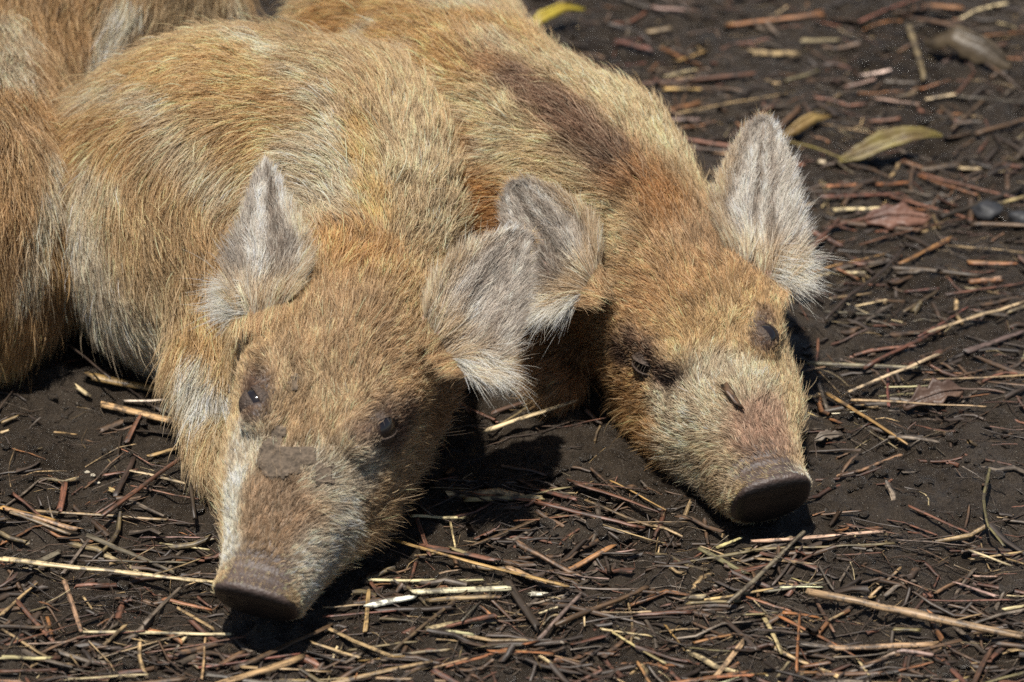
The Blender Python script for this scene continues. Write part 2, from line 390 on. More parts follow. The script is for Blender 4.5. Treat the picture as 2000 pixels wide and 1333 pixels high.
def make_curves(name, pts, radius, color, mat, parent):
    n, k = pts.shape[:2]
    cu = bpy.data.hair_curves.new(name); cu.add_curves([k] * n)
    cu.attributes['position'].data.foreach_set('vector', pts.astype(np.float32).ravel()) if 'position' in cu.attributes else cu.position_data.foreach_set('vector', pts.astype(np.float32).ravel())
    ra = cu.attributes.get('radius') or cu.attributes.new('radius', 'FLOAT', 'POINT')
    ra.data.foreach_set('value', radius.astype(np.float32).ravel())
    ca = cu.attributes.new('col', 'FLOAT_COLOR', 'CURVE')
    c4 = np.ones((n, 4), np.float32); c4[:, :3] = np.clip(color, 0.004, 0.93); ca.data.foreach_set('color', c4.ravel())
    cu.materials.append(mat)
    o = bpy.data.objects.new(name, cu); COL.objects.link(o); o.parent = parent
    return o

UU = np.linspace(0, 1, 5)
def strands(root, n, t, length, lift, clump, cell, wave, seed, grav=0.15):
    """polylines (N,5,3) growing from root along t, lifted off the surface by `lift`"""
    N = len(root)
    d0 = nrm(t * np.cos(lift)[:, None] + n * np.sin(lift)[:, None])
    u = UU[None, :, None]
    P = root[:, None] + length[:, None, None] * (d0[:, None] * u - n[:, None] * (0.42 * np.sin(lift))[:, None, None] * u * u)
    P = P + np.array([0, 0, -1.0]) * (grav * length)[:, None, None] * u * u
    vec, cid = worley(root / cell, seed)
    vec = vec * cell; vec = vec - n * (vec * n).sum(1)[:, None]
    P = P + vec[:, None] * (clump[:, None, None] * u ** 1.5)
    side = np.cross(n, t)
    ph = rng.random(N) * 6.28; fr = 2.0 + 3 * rng.random(N)
    P = P + side[:, None] * (wave * length * rng.normal(0, 1, N))[:, None, None] * u * u
    P = P + side[:, None] * (0.035 * length[:, None] * np.sin(fr[:, None] * UU[None] + ph[:, None]))[..., None] * u
    return P, cid

def sample_surface(V, Q, count, weight):
    tri = np.concatenate([Q[:, [0, 1, 2]], Q[:, [0, 2, 3]]]); w2 = np.concatenate([weight, weight])
    A, B_, C_ = V[tri[:, 0]], V[tri[:, 1]], V[tri[:, 2]]
    ar = np.linalg.norm(np.cross(B_ - A, C_ - A), axis=1) * 0.5 * w2
    k = rng.choice(len(tri), int(count), p=ar / ar.sum())
    r1 = np.sqrt(rng.random(len(k))); r2 = rng.random(len(k))
    b = np.stack([1 - r1, r1 * (1 - r2), r1 * r2], -1)
    return (b[:, :, None] * V[tri[k]]).sum(1), tri[k], b

class Piglet:
    def __init__(self, name, label, fn, lo, hi, voxel, group):
        self.root = empty(name); tag(self.root, label, 'piglet', group)
        self.V, self.Q = surface_nets(fn, lo, hi, voxel)
        e = 0.0015
        G = np.stack([fn(self.V + np.eye(3)[k] * e) - fn(self.V - np.eye(3)[k] * e) for k in range(3)], -1)
        self.N = nrm(G)
        self.bvh = BVHTree.FromPolygons([tuple(v) for v in self.V], [tuple(q) for q in self.Q])
        self.eyes = []
    def hit(self, x, y):
        r = self.bvh.ray_cast(Vector(CAM), Vector(ray(x, y)))
        return None if r[0] is None else np.array(r[0])
    def near(self, p):
        r = self.bvh.find_nearest(Vector(p)); return np.array(r[0]), np.array(r[1])
    def marks(self, rows):
        """rows: ([(x,y),...] pixels where the photograph shows this patch, radius m, value)"""
        P, C, R = [], [], []
        for pix, r, val in rows:
            for (x, y) in pix:
                h = self.hit(x, y)
                if h is not None: P.append(h); C.append(val); R.append(r)
        return P, C, R
    def combs(self, rows):
        P, D = [], []
        for (x0, y0, x1, y1) in rows:
            a = self.hit(x0, y0)
            if a is None: continue
            nn = self.near(a)[1]; n0 = nn if nn @ (CAM - a) > 0 else -nn
            b = onplane(x1, y1, a, n0 * 0.8 + nrm(CAM - a) * 0.35)
            P.append(a); D.append(nrm(b - a))
        return P, D

# palette, as the coat looks in sunlight
WHITE = (222, 198, 158); PALE = (212, 190, 152); TAN = (196, 162, 112); GOLD = (204, 160, 92); ORANGE = (184, 130, 68)
RUST = (150, 98, 52); BROWN = (132, 98, 64); DARK = (88, 64, 48); FACE = (176, 140, 96); GREY = (168, 152, 134)
FURK = 1.08
def _sat(c): return c.mean() + (c - c.mean()) * 1.0
def colv(c): return _sat(np.clip(lin(c) ** 0.62 * FURK * np.array([1.025, .978, .945]), 0, .95))

def grow_coat(pig, count, marks, combs, pose, body_len, base=TAN, comb_r=0.045, bald=(), clumpk=0.72, mud=None):
    V, Q, N = pig.V, pig.Q, pig.N
    fc = V[Q].mean(1); fn_ = nrm(N[Q].mean(1)); tocam = nrm(CAM - fc)
    w = np.clip((fn_ * tocam).sum(1) + 0.5, 0.0, 0.8) / 0.8
    px = proj(fc); inside = (px[:, 0] > -170) & (px[:, 0] < 2170) & (px[:, 1] > -200) & (px[:, 1] < 1500)
    w = w * inside * (fc[:, 2] > -0.002)
    if pose is not None:
        R, t, sc = pose; X = (fc - t) @ R / sc
        hd = (np.abs(X[:, 0]) < .085) & (X[:, 1] < .2)
        w = w * np.where(hd, 1.7, 1.0)
    P, tri, b = sample_surface(V, Q, count * FUR, w)
    n = nrm((b[:, :, None] * N[tri]).sum(1))
    # comb direction
    gp, gd = pig.combs(combs); T = np.zeros_like(P)
    for p, d in zip(gp, gd):
        d2 = ((P - p) ** 2).sum(1); ww = np.exp(-d2 / comb_r ** 2 * 1.5) + 2e-4 / (0.01 + d2 / comb_r ** 2) ** 1.5
        T += ww[:, None] * d
    T = T - n * (T * n).sum(1)[:, None]; T = nrm(T)
    # length
    L = np.full(len(P), body_len); keep = np.ones(len(P), bool); thin = np.ones(len(P)); lift = np.full(len(P), 0.42)
    if pose is not None:
        X = (P - pose[1]) @ pose[0] / pose[2]; s, a, h = X.T
        hd = (np.abs(s) < .09) & (h > -.02)
        Lh = np.interp(a, [.0, .018, .04, .07, .11, .15, .2, .25, .3], [.0020, .0034, .0054, .0080, .0108, .0134, .0150, .0160, .0165])
        Lh = Lh * (1 + 0.75 * np.clip((np.abs(s) - .035) / .03, 0, 1) * np.clip((.075 - h) / .04, 0, 1) * (a > .06))
        Lh = Lh * (1 - .50 * np.clip((np.abs(s) - .020) / .015, 0, 1) * (h > .045) * (a > .08) * (a < .2)); Lh = np.minimum(Lh, body_len); L = np.where(hd & (a < .3), Lh, L)
        nose = hd & (a < .0045 - .62 * (h - .043))
        keep &= ~nose; keep &= ~(hd & (rng.random(len(P)) < .85 * np.clip((.036 - a) / .014, 0, 1) * np.clip((.0225 - np.abs(s)) / .007, 0, 1) * np.clip((h - .030) / .008, 0, 1)))
        thin = np.where(hd & (a < .2), 0.78, 1.0)
        lift = np.where(hd & (a < .2), 0.34, lift)
    for p, sl in pig.eyes:
        q = P - p; al = q @ sl; de = np.sqrt(np.maximum((q * q).sum(1) - al * al, 0) + (0.62 * al) ** 2)
        keep &= de > .0054; keep &= ~((de < .0115) & (rng.random(len(P)) < .35))
        L = L * (1 - 0.55 * np.clip((.019 - de) / .009, 0, 1))
    for p, r, f in bald:
        d = np.linalg.norm(P - p, axis=1); keep &= ~((d < r) & (rng.random(len(P)) < f))
    if mud is not None: keep &= ~(mud(P) & (rng.random(len(P)) < 0.80))
    P, n, T, L, thin, lift = P[keep], n[keep], T[keep], L[keep], thin[keep], lift[keep]
    hdm = thin < .9; cell = .0032
    # tousle: coherent swirls on three scales, then single stray hairs
    T = T + 0.38 * vnoise3(P / .030, 101) + 0.42 * vnoise3(P / .0085, 201) + 0.20 * vnoise3(P / .003, 301)
    T = T + rng.normal(0, 0.16, T.shape)
    T = nrm(T - n * (T * n).sum(1)[:, None])
    lift = lift + 0.16 * vnoise(P / .011, 401) + rng.normal(0, 0.13, len(P))
    stray = rng.random(len(P)) < 0.035
    lift = np.where(stray, lift + 0.45, lift); lift = np.clip(lift, .08, 1.25)
    L = L * (1 + 0.22 * vnoise(P / .014, 501)) * np.exp(rng.normal(0, 0.22, len(P))) * np.where(stray, 1.35, 1)
    clump = np.clip(clumpk + 0.35 * vnoise(P / .01, 601), 0, .95) * np.where(L > .006, 1, .5) * np.where(stray, .1, 1)
    S, cid = strands(P, n, T, L, lift, clump, cell, 0.06, 77)
    rad = 0.000125 * thin * np.exp(rng.normal(0, .2, len(P)))
    guard = rng.random(len(P)) < .14; rad = np.where(guard, rad * 1.7, rad)
    rad = rad[:, None] * np.array([1.0, 1.0, 0.88, 0.6, 0.16])[None]
    # colour
    mp, mc, mr = pig.marks(marks)
    C = interp_marks(P, mp, [colv(c) for c in mc], mr, colv(base), 0.05)
    v = np.exp(0.16 * vnoise(P / .009, 701) + 0.75 * (cid - .5) + rng.normal(0, .21, len(P)))
    hue = 0.10 * vnoise(P / .02, 801) + rng.normal(0, .06, len(P))
    C = C * v[:, None] * np.stack([1 + .30 * hue, np.ones_like(hue), 1 - .40 * hue], -1)
    dk = rng.random(len(P)) < 0.04; C[dk] *= 0.5
    C[guard] = C[guard] * 0.75 + 0.32 * colv(PALE)
    dk = rng.random(len(P)) < 0.03; C[dk] *= 0.45
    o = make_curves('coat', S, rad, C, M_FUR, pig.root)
    print('coat', pig.root.name, len(P)); return o

def skin_colours(pig, marks, pose, base=TAN):
    mp, mc, mr = pig.marks(marks)
    C = interp_marks(pig.V, mp, [colv(c) * 0.5 for c in mc], mr, colv(base) * 0.5, 0.05)
    if pose is not None:
        X = (pig.V - pose[1]) @ pose[0] / pose[2]; s, a, h = X.T
        k = np.clip((.048 - a) / .014, 0, 1) * np.clip((.026 - np.abs(s)) / .008, 0, 1) * (np.clip((h - .026) / .01, 0, 1))
        k = np.maximum(k, np.clip((.011 - a - .62 * (h - .043)) / .004, 0, 1) * (np.abs(s) < .06))
        nose = lin((72, 60, 54)) * (1 + 0.25 * vnoise(pig.V / .006, 5))[:, None]
        rim = np.clip((.0065 - a - .62 * (h - .043)) / .005, 0, 1)[:, None]; disc = np.clip((.0036 - a - .62 * (h - .043)) / .0025, 0, 1)[:, None]
        nose = nose * (1 - rim) + lin((70, 54, 46)) * rim
        nose = nose * (1 - disc) + lin((20, 16, 15)) * disc
        C = C * (1 - k[:, None]) + nose * k[:, None]
        for p, sl in pig.eyes:
            de = np.linalg.norm(pig.V - p, axis=1); k = np.clip((.020 - de) / .008, 0, 1)[:, None]
            C = C * (1 - k) + lin((58, 42, 32)) * k
    return C

def ear_fur(pig, e, count, dark=GREY, tipc=PALE, tuft=1.0, flip=1, back=TAN, inner_side=1):
    """hair inside the cup, along the rim and on the back of one ear"""
    nv, nu = e['n'].shape[:2]
    def bil(A, fu, fv):
        x = fu * (nu - 1); y = fv * (nv - 1); i = np.minimum(x.astype(int), nu - 2); j = np.minimum(y.astype(int), nv - 2)
        a = (x - i)[:, None]; b = (y - j)[:, None]
        return A[j, i] * (1 - a) * (1 - b) + A[j, i + 1] * a * (1 - b) + A[j + 1, i] * (1 - a) * b + A[j + 1, i + 1] * a * b
    out = []
    for kind, cnt in (('in', count * 1.5), ('back', count * 0.5), ('rim', count * 0.4)):
        m = int(cnt * FUR)
        fv = rng.random(m) ** 0.85 if kind != 'rim' else rng.random(m)
        fu = rng.random(m) if kind != 'rim' else np.where(rng.random(m) < .5, rng.random(m) * .035, 1 - rng.random(m) * .035)
        if kind == 'rim':
            basem = rng.random(m) < .22; fv = np.where(basem, rng.random(m) * .05, fv); fu = np.where(basem, rng.random(m), fu); tipm = ~basem & (rng.random(m) < .16); fv = np.where(tipm, 1 - rng.random(m) * .03, fv); fu = np.where(tipm, rng.random(m), fu)
        S = bil(e['back'] if kind == 'back' else e['front'], fu, fv); n = nrm(bil(e['n'], fu, fv)); dv = nrm(bil(e['dv'], fu, fv)); du = nrm(bil(e['du'], fu, fv))
        uc = fu * 2 - 1
        if kind == 'back': n = -n; T = dv + 0.3 * du * uc[:, None]
        elif kind == 'in': T = dv * 0.9 + du * (0.6 * uc + 0.35 * vnoise(S / .012, 31))[:, None]
        else: T = dv * 0.55 + du * np.sign(uc)[:, None] * 1.0; T = np.where((fv > .97)[:, None], dv, T); T = np.where(basem[:, None], -dv * .8 + du * .4 * uc[:, None], T)
        T = T + 0.25 * vnoise3(S / .006, 91) + rng.normal(0, .13, T.shape)
        T = nrm(T - n * (T * n).sum(1)[:, None])
        if kind == 'in': L = np.interp(fv, [0, .25, .6, 1], [.017 * tuft, .012, .0085, .0045]) * (0.8 + 0.35 * np.abs(uc))
        elif kind == 'back': L = np.full(m, .007)
        else: L = np.interp(fv, [0, .3, .7, 1], [.013, .0050, .0036, .0026])
        L = L * np.exp(rng.normal(0, .25, m)); lift = np.clip((.34 if kind == 'in' else .28) + rng.normal(0, .15, m), .05, 1.2)
        P, cid = strands(S, n, T, L, lift, np.full(m, .75), .0032, .07, 55, .05)
        rad = 0.000095 * np.exp(rng.normal(0, .2, m)); rad = rad[:, None] * np.array([1, 1, .9, .6, .15])[None]
        edge = np.clip((np.abs(uc) - .55) / .4, 0, 1)
        if kind == 'in':
            streak = np.clip(0.45 + 1.3 * vnoise(np.stack([uc * 5.0, fv * 1.6, fv * 0], -1) + flip * 7.3, 61), 0, 1)
            k = np.clip(0.0 + 0.85 * streak + 0.25 * edge, 0, 1)[:, None]
            C = colv(dark) * 0.6 * (1 - k) + colv((232, 222, 208)) * k
            inner = np.clip((.30 - fv) / .25, 0, 1) * .8; inner = np.maximum(inner, np.clip((uc * inner_side - .55) / .3, 0, 1) * np.clip((.85 - fv) / .4, 0, 1) * .8)
            C = C * (1 - inner[:, None]) + colv((196, 166, 122)) * inner[:, None]
        elif kind == 'rim': C = np.where(basem[:, None], colv((198, 160, 112)), colv(tipc))
        else: C = np.tile(colv(back), (m, 1))
        C = C * np.exp(rng.normal(0, .22, m) + .7 * (cid - .5))[:, None]
        if kind == 'in': gd_ = rng.random(m) < .15; rad[gd_] *= 1.6; C[gd_] = C[gd_] * .5 + .5 * colv((236, 226, 208))
        out.append((P, rad, C))
    # long pale tuft growing from the lower edge of the base
    m = int(900 * FUR); fv = rng.random(m) * .22; fu = np.clip(.5 - .5 * inner_side + inner_side * rng.random(m) * .30, 0, 1)
    S = bil(e['front'], fu, fv); n = nrm(bil(e['n'], fu, fv)); dv = nrm(bil(e['dv'], fu, fv)); du = nrm(bil(e['du'], fu, fv))
    T = dv * .35 - du * inner_side * 1.0 + np.array([0, 0, -.35]) + rng.normal(0, .22, S.shape); T = nrm(T - n * (T * n).sum(1)[:, None])
    L = .017 * np.exp(rng.normal(0, .3, m)); P, cid = strands(S, n, T, L, np.clip(.35 + rng.normal(0, .2, m), .05, 1.2), np.full(m, .6), .004, .08, 57, .15)
    out.append((P, .0001 * np.ones((m, 1)) * np.array([1, 1, .9, .6, .15])[None], colv((236, 226, 210)) * np.exp(rng.normal(0, .15, m))[:, None]))
    P = np.concatenate([o[0] for o in out]); r = np.concatenate([o[1] for o in out]); C = np.concatenate([o[2] for o in out])
    return make_curves('ear_hair', P, r, C, M_EARFUR, pig.root)

def finish_body(pig, ears, C):
    V = [pig.V]; Q = [pig.Q]; Cs = [C]; o = len(pig.V)
    for e in ears:
        v, f = ear_faces(e); V.append(v); Q.append(f + o); o += len(v)
        nf = len(v) // 2; c = np.tile(lin((168, 130, 116)) * .7, (len(v), 1)); c[nf:] = colv(TAN) * .45
        Cs.append(c)
    b = quads_obj('body', np.concatenate(V), np.concatenate(Q), M_SKIN, pig.root); vcol(b, np.concatenate(Cs)); return b

def sphere_patch(c, R3, r, lat0, lat1, nlon=28, nlat=10, bulge=1.0):
    """part of a sphere between two lid angles, turning about the slit axis (local x)"""
    V, F = [], []
    for i in range(nlat + 1):
        th = lat0 + (lat1 - lat0) * i / nlat
        for j in range(nlon + 1):
            ph = -1.45 + 2.9 * j / nlon
            x = math.sin(ph) * r; q = math.cos(ph) * r
            V.append(c + R3 @ np.array([x, q * math.cos(th) , q * math.sin(th)]))
    for i in range(nlat):
        for j in range(nlon):
            a = i * (nlon + 1) + j; F.append((a, a + 1, a + nlon + 2, a + nlon + 1))
    return V, F
def make_eye(pig, slit_px, open_up, open_dn, r=.0135, lashes=7):
    """eyeball with two lids; the opening lies between the angles open_dn and open_up"""
    (x0, y0), (x1, y1) = slit_px
    c0 = pig.hit((x0 + x1) / 2, (y0 + y1) / 2); n0 = pig.near(c0)[1]; n0 = n0 if n0 @ (CAM - c0) > 0 else -n0
    out = nrm(n0 * 0.75 + nrm(CAM - c0) * 0.25)
    slit = nrm(onplane(x1, y1, c0, out) - onplane(x0, y0, c0, out))
    upv = np.cross(slit, out); upv = upv if upv[2] > 0 else -upv
    R3 = np.stack([slit, out, upv], 1); c = c0 - out * r * 0.84
    V, F = [], []
    n1, n2 = 20, 28
    for i in range(n1 + 1):
        th = math.pi * i / n1
        for j in range(n2): ph = 2 * math.pi * j / n2; V.append(c + R3 @ (r * np.array([math.sin(th) * math.cos(ph), math.cos(th), math.sin(th) * math.sin(ph)])))
    for i in range(n1):
        for j in range(n2): F.append((i * n2 + j, i * n2 + (j + 1) % n2, (i + 1) * n2 + (j + 1) % n2, (i + 1) * n2 + j))
    eye = mesh_obj('eye', V, F, M_EYE, pig.root)
    for nm, a0, a1 in (('upper_eyelid', open_up, 1.75), ('lower_eyelid', -1.75, open_dn)):
        V, F = sphere_patch(c, R3, r * 1.05, a0, a1); V = [v + nrm(v - c) * r * .022 * math.sin(15 * math.atan2((v - c) @ upv, (v - c) @ out)) for v in V]
        n = len(V); V2, _ = sphere_patch(c, R3, r * 0.99, a0, a1)
        edge0 = 0 if nm == 'upper_eyelid' else 10
        F2 = list(F)
        for j in range(28):
            a = edge0 * 29 + j; F2.append((a, a + 1, a + 1 + n, a + n))
        mesh_obj(nm, V + V2, F2, M_LID, eye)
    # lashes along the upper lid's edge
    m = lashes
    if not m: return eye
    ph = np.linspace(-.5, .5, m) + rng.normal(0, .02, m)
    base = np.stack([np.sin(ph), np.cos(ph) * math.cos(open_up), np.cos(ph) * math.sin(open_up)], -1) * r * 1.12
    P = np.zeros((m, 5, 3)); Ld = .0050 * np.exp(rng.normal(0, .2, m))
    for k, u in enumerate(UU):
        loc = base + np.stack([np.sin(ph) * .9, np.full(m, .75), .15 - .75 * u * np.ones(m)], -1) * (Ld * u)[:, None]
        P[:, k] = c + loc @ R3.T
    make_curves('eyelash', P, np.tile(.00005 * np.array([1, 1, .9, .6, .2]), (m, 1)), np.tile(colv(GREY) * .6, (m, 1)), M_EARFUR, eye)
    return eye

# ------------------------------------------------------------------ piglet with mud on its snout
POSE1 = make_pose(-0.1410, -0.3230, -0.0030, -0.238, 0.0809, 0.1377, 0.8866)
POSE2 = make_pose(0.1490, -0.2245, -0.0015, 0.2422, -0.1016, -0.0922, 0.8768)
def at(x, y, z): return unp(x, y, z)
def fn1(P):
    d = sdf_head(P, POSE1, 1.13)
    sh = at(610, 415, .086); md = at(470, 385, .086); rp = at(345, 360, .078); bl = at(405, 470, .060)
    body = smin(cone(P, sh, .080, md, .090), cone(P, md, .090, rp, .078), .03)
    body = smin(body, cone(P, at(560, 480, .065), .066, bl, .066), .04)
    body = smin(body, cone(P, bl, .064, at(290, 415, .066), .056), .04)
    d = smin(d, cone(P, hl(POSE1, 0, .20, .070), .042, sh + np.array([.008, -.010, .012]), .072), .05)
    d = smin(d, body, .035)
    d = smin(d, smin(cone(P, hl(POSE1, 0, .21, .080), .038, at(695, 335, .100), .056), cone(P, at(695, 335, .100), .058, md, .080), .03), .04)
    leg = smin(cone(P, at(430, 590, .06), .034, at(410, 720, .040), .020), cone(P, at(410, 720, .040), .020, at(428, 890, .014), .0125), .012)
    d = smin(d, leg, .014)
    return d
p1 = Piglet('wild_boar_piglet', 'tan piglet with grey mud on its snout, lying between the other two', fn1, (-.36, -.36, -.03), (.04, .22, .21), .002, 'piglets dozing side by side')
EYE1 = [((715, 856), (795, 826)), ((480, 748), (514, 806))]
EYE2 = [((1214, 692), (1300, 732)), ((1488, 632), (1514, 664))]
def set_eyes(pig, rows):
    for a, b in rows:
        c = pig.hit((a[0] + b[0]) / 2, (a[1] + b[1]) / 2); n = pig.near(c)[1]
        pig.eyes.append((c, nrm(onplane(*b, c, n) - onplane(*a, c, n))))
set_eyes(p1, EYE1)
marks1 = [
    ([(700, 600), (640, 640), (760, 700)], .030, FACE), ([(610, 720), (680, 780), (620, 820)], .028, (184, 150, 106)),
    ([(705, 530), (690, 480)], .018, (186, 136, 78)), ([(560, 600), (800, 600)], .02, (192, 152, 98)),
    ([(715, 270), (722, 330), (728, 390), (730, 430)], .008, GOLD),
    ([(620, 370), (600, 310), (640, 420)], .022, PALE), ([(830, 380), (800, 300), (860, 440)], .03, (200, 172, 126)), ([(760, 200), (690, 150)], .03, TAN),
    ([(500, 85), (550, 110), (600, 150), (635, 200), (660, 260)], .008, WHITE),
    ([(420, 140), (330, 120), (480, 200), (540, 260), (420, 230)], .025, (204, 160, 100)),
    ([(200, 185), (240, 180), (290, 185), (330, 205)], .008, WHITE), ([(400, 300), (440, 350), (370, 260)], .014, PALE),
    ([(180, 240), (250, 265), (160, 290)], .02, (200, 154, 94)), ([(180, 335), (230, 330)], .012, PALE),
    ([(260, 400), (300, 320), (330, 480)], .03, (190, 154, 104)), ([(380, 430), (420, 500)], .03, (176, 140, 92)),
    ([(160, 450), (180, 540), (230, 600)], .025, (206, 190, 160)), ([(280, 650), (330, 690)], .02, WHITE), ([(300, 560)], .03, (190, 165, 122)),
    ([(400, 600), (420, 640)], .02, (194, 152, 94)), ([(395, 735), (405, 775), (390, 700)], .008, (236, 222, 200)), ([(385, 850), (420, 880)], .016, TAN),
    ([(545, 960), (545, 1000), (540, 1040)], .016, (138, 108, 78)), ([(452, 1000), (448, 1040), (445, 1080), (455, 960)], .008, (236, 222, 196)),
    ([(640, 1080), (605, 1130), (670, 1010), (600, 1080)], .012, (226, 208, 178)), ([(700, 910), (620, 930), (480, 880)], .016, (208, 190, 158)),
    ([(790, 930), (740, 1000)], .02, (172, 138, 94)), ([(860, 800), (840, 880)], .02, BROWN),
    ([(745, 805), (500, 750), (708, 842), (790, 808), (488, 790), (770, 850), (750, 830)], .0095, (78, 56, 42))]
combs1 = [(545, 1020, 545, 960), (500, 1030, 485, 980), (440, 1040, 420, 1060), (600, 1080, 660, 1090), (640, 1020, 700, 1020), (720, 940, 780, 950), (800, 900, 860, 900),
    (560, 880, 545, 820), (650, 860, 680, 810), (560, 760, 545, 690), (650, 720, 655, 650), (740, 700, 790, 650), (800, 720, 870, 720), (560, 620, 535, 560), (650, 560, 640, 490),
    (720, 540, 725, 470), (800, 580, 840, 520), (720, 420, 715, 350), (720, 300, 705, 230), (640, 380, 585, 350), (600, 300, 540, 290), (820, 400, 850, 340), (780, 260, 770, 200), (650, 180, 600, 150),
    (520, 120, 460, 120), (420, 100, 360, 105), (450, 220, 390, 210), (330, 150, 270, 150), (250, 190, 190, 190), (330, 270, 300, 300), (200, 260, 170, 300), (480, 330, 440, 370), (400, 400, 410, 450),
    (260, 370, 290, 430), (180, 400, 200, 460), (330, 480, 370, 540), (230, 520, 275, 580), (170, 540, 200, 600), (300, 620, 345, 670), (430, 540, 420, 590), (410, 640, 390, 700), (400, 760, 385, 820), (400, 860, 410, 910)]
MUDC1 = [(p1.hit(*q), r) for q, r in (((535, 880), .0075), ((530, 910), .007), ((548, 850), .005), ((575, 900), .0075), ((600, 893), .006), ((562, 915), .006), ((632, 925), .0062), ((625, 938), .005), ((580, 760), .003), ((577, 745), .003))]
MUDC1 = [(p, r) for p, r in MUDC1 if p is not None]
def mudfield(P):
    f = np.full(len(P), 1.0)
    for p, r in MUDC1: f = np.minimum(f, np.linalg.norm(P - p, axis=1) - r * (1 + .0 * r))
    return f + .0022 * vnoise(P / .004, 71) + .001 * vnoise(P / .0015, 72)
N1L = nrm(CAM - hl(POSE1, -.055, .19, .118)) * .8 + np.array([-0.175, 0.05, 0.33])
E1L = ear_shell([(455, 625), (448, 560), (455, 490), (472, 430), (492, 375), (510, 338), (518, 327)], [(560, 600), (600, 520), (600, 475), (575, 425), (550, 375), (532, 340), (518, 327)],
                hl(POSE1, -.062, .190, .112) + nrm(CAM) * .018, N1L, .24, .0045)
N1R = nrm(CAM - hl(POSE1, .055, .19, .118)) * .8 + np.array([0.21, 0.05, 0.48])
E1R = ear_shell([(825, 625), (838, 570), (872, 522), (925, 482), (975, 460), (1005, 456), (1027, 468)], [(905, 735), (960, 740), (995, 690), (1015, 630), (1025, 560), (1032, 500), (1027, 468)],
                hl(POSE1, .062, .190, .110) + nrm(CAM) * .020, N1R, .24, .0045)
finish_body(p1, [E1L, E1R], skin_colours(p1, marks1, POSE1))
grow_coat(p1, 270000, marks1, combs1, POSE1, .0165, mud=lambda P: mudfield(P) < 0)
ear_fur(p1, E1L, 9000, flip=1); ear_fur(p1, E1R, 12000, flip=2, inner_side=-1)
make_eye(p1, EYE1[0], .62, -.30, .0120, lashes=5); make_eye(p1, EYE1[1], .16, -.22, .0100, 0)
# dried mud: a crust lying on the hair
fcm = p1.V[p1.Q].mean(1); sel = np.where((np.abs(fcm - p1.hit(570, 880)).max(1) < .05))[0]
fld = mudfield(p1.V); selq = p1.Q[sel]; selq = selq[(fld[selq] < .0006).all(1)]
uq, inv = np.unique(selq, return_inverse=True); inv = inv.reshape(-1, 4)
th = np.clip(-fld[uq] / .003, 0, 1) ** .5 * .0014 + .0014
top = p1.V[uq] + p1.N[uq] * (th + .0011 * vnoise(p1.V[uq] / .004, 73) + .0007 * vnoise(p1.V[uq] / .002, 74))[:, None]; botv = p1.V[uq] + p1.N[uq] * .0003
quads_obj('mud_crust', np.concatenate([top, botv]), np.concatenate([inv, inv[:, ::-1] + len(uq)]), M_MUDPATCH, p1.root)

# ------------------------------------------------------------------ piglet with the dark back stripe
def fn2(P):
    d = sdf_head(P, POSE2, 1.05)
    sh = at(1085, 400, .080); md = at(890, 315, .084); rp = at(785, 165, .086)
    body = smin(cone(P, sh, .070, md, .082), cone(P, md, .082, rp, .084), .03)
    d = smin(d, cone(P, hl(POSE2, 0, .19, .072), .042, sh + np.array([.01, -.004, .012]), .060), .045)
    d = smin(d, body, .04)
    d = smin(d, cone(P, at(1050, 600, .030), .030, at(1090, 740, .014), .012), .02)
    return d
p2 = Piglet('wild_boar_piglet', 'orange-tan piglet with dark brown stripe along its back and clean face', fn2, (-.26, -.28, -.03), (.24, .50, .20), .002, 'piglets dozing side by side')
set_eyes(p2, EYE2)
marks2 = [
    ([(1330, 560), (1250, 600), (1400, 540)], .03, (178, 134, 84)), ([(1380, 490), (1440, 480)], .022, (164, 128, 90)), ([(1290, 420), (1250, 380)], .018, (158, 106, 58)),
    ([(1020, 165), (1070, 200), (1110, 240), (1150, 280), (1200, 325)], .0125, (104, 76, 58)), ([(960, 130), (1240, 365)], .012, (140, 100, 66)),
    ([(1180, 170), (1250, 230), (1300, 280), (1370, 360), (1110, 140)], .018, (214, 184, 132)), ([(1000, 270), (1060, 310), (1130, 360), (1210, 430), (940, 200)], .018, (212, 182, 130)),
    ([(860, 290), (900, 330), (920, 370), (940, 420), (820, 240), (780, 210), (700, 140), (640, 90)], .024, (176, 118, 58)), ([(960, 420), (980, 440)], .012, RUST),
    ([(720, 65), (790, 120), (850, 180), (900, 235), (950, 300)], .011, PALE), ([(900, 120), (800, 50), (700, 20), (950, 60)], .03, (196, 148, 84)), ([(960, 90), (910, 20)], .02, PALE),
    ([(1400, 650), (1340, 650), (1450, 620)], .02, (202, 160, 102)), ([(1400, 730), (1450, 760), (1380, 800)], .016, (208, 186, 148)),
    ([(1480, 810), (1490, 860)], .014, (150, 114, 90)), ([(1250, 830), (1220, 770), (1280, 880)], .02, (178, 130, 74)), ([(1340, 900), (1320, 800)], .018, (204, 182, 144)),
    ([(1410, 930), (1390, 980)], .012, (192, 166, 126)), ([(1560, 830), (1550, 760)], .014, (182, 136, 80)), ([(1572, 900), (1575, 940)], .01, (218, 200, 168)),
    ([(1235, 665), (1215, 690), (1265, 685), (1295, 735), (1310, 745)], .008, (70, 50, 40)), ([(1495, 615), (1490, 660)], .007, DARK), ([(1545, 560), (1550, 590)], .012, WHITE), ([(1150, 720), (1120, 640)], .02, RUST)]
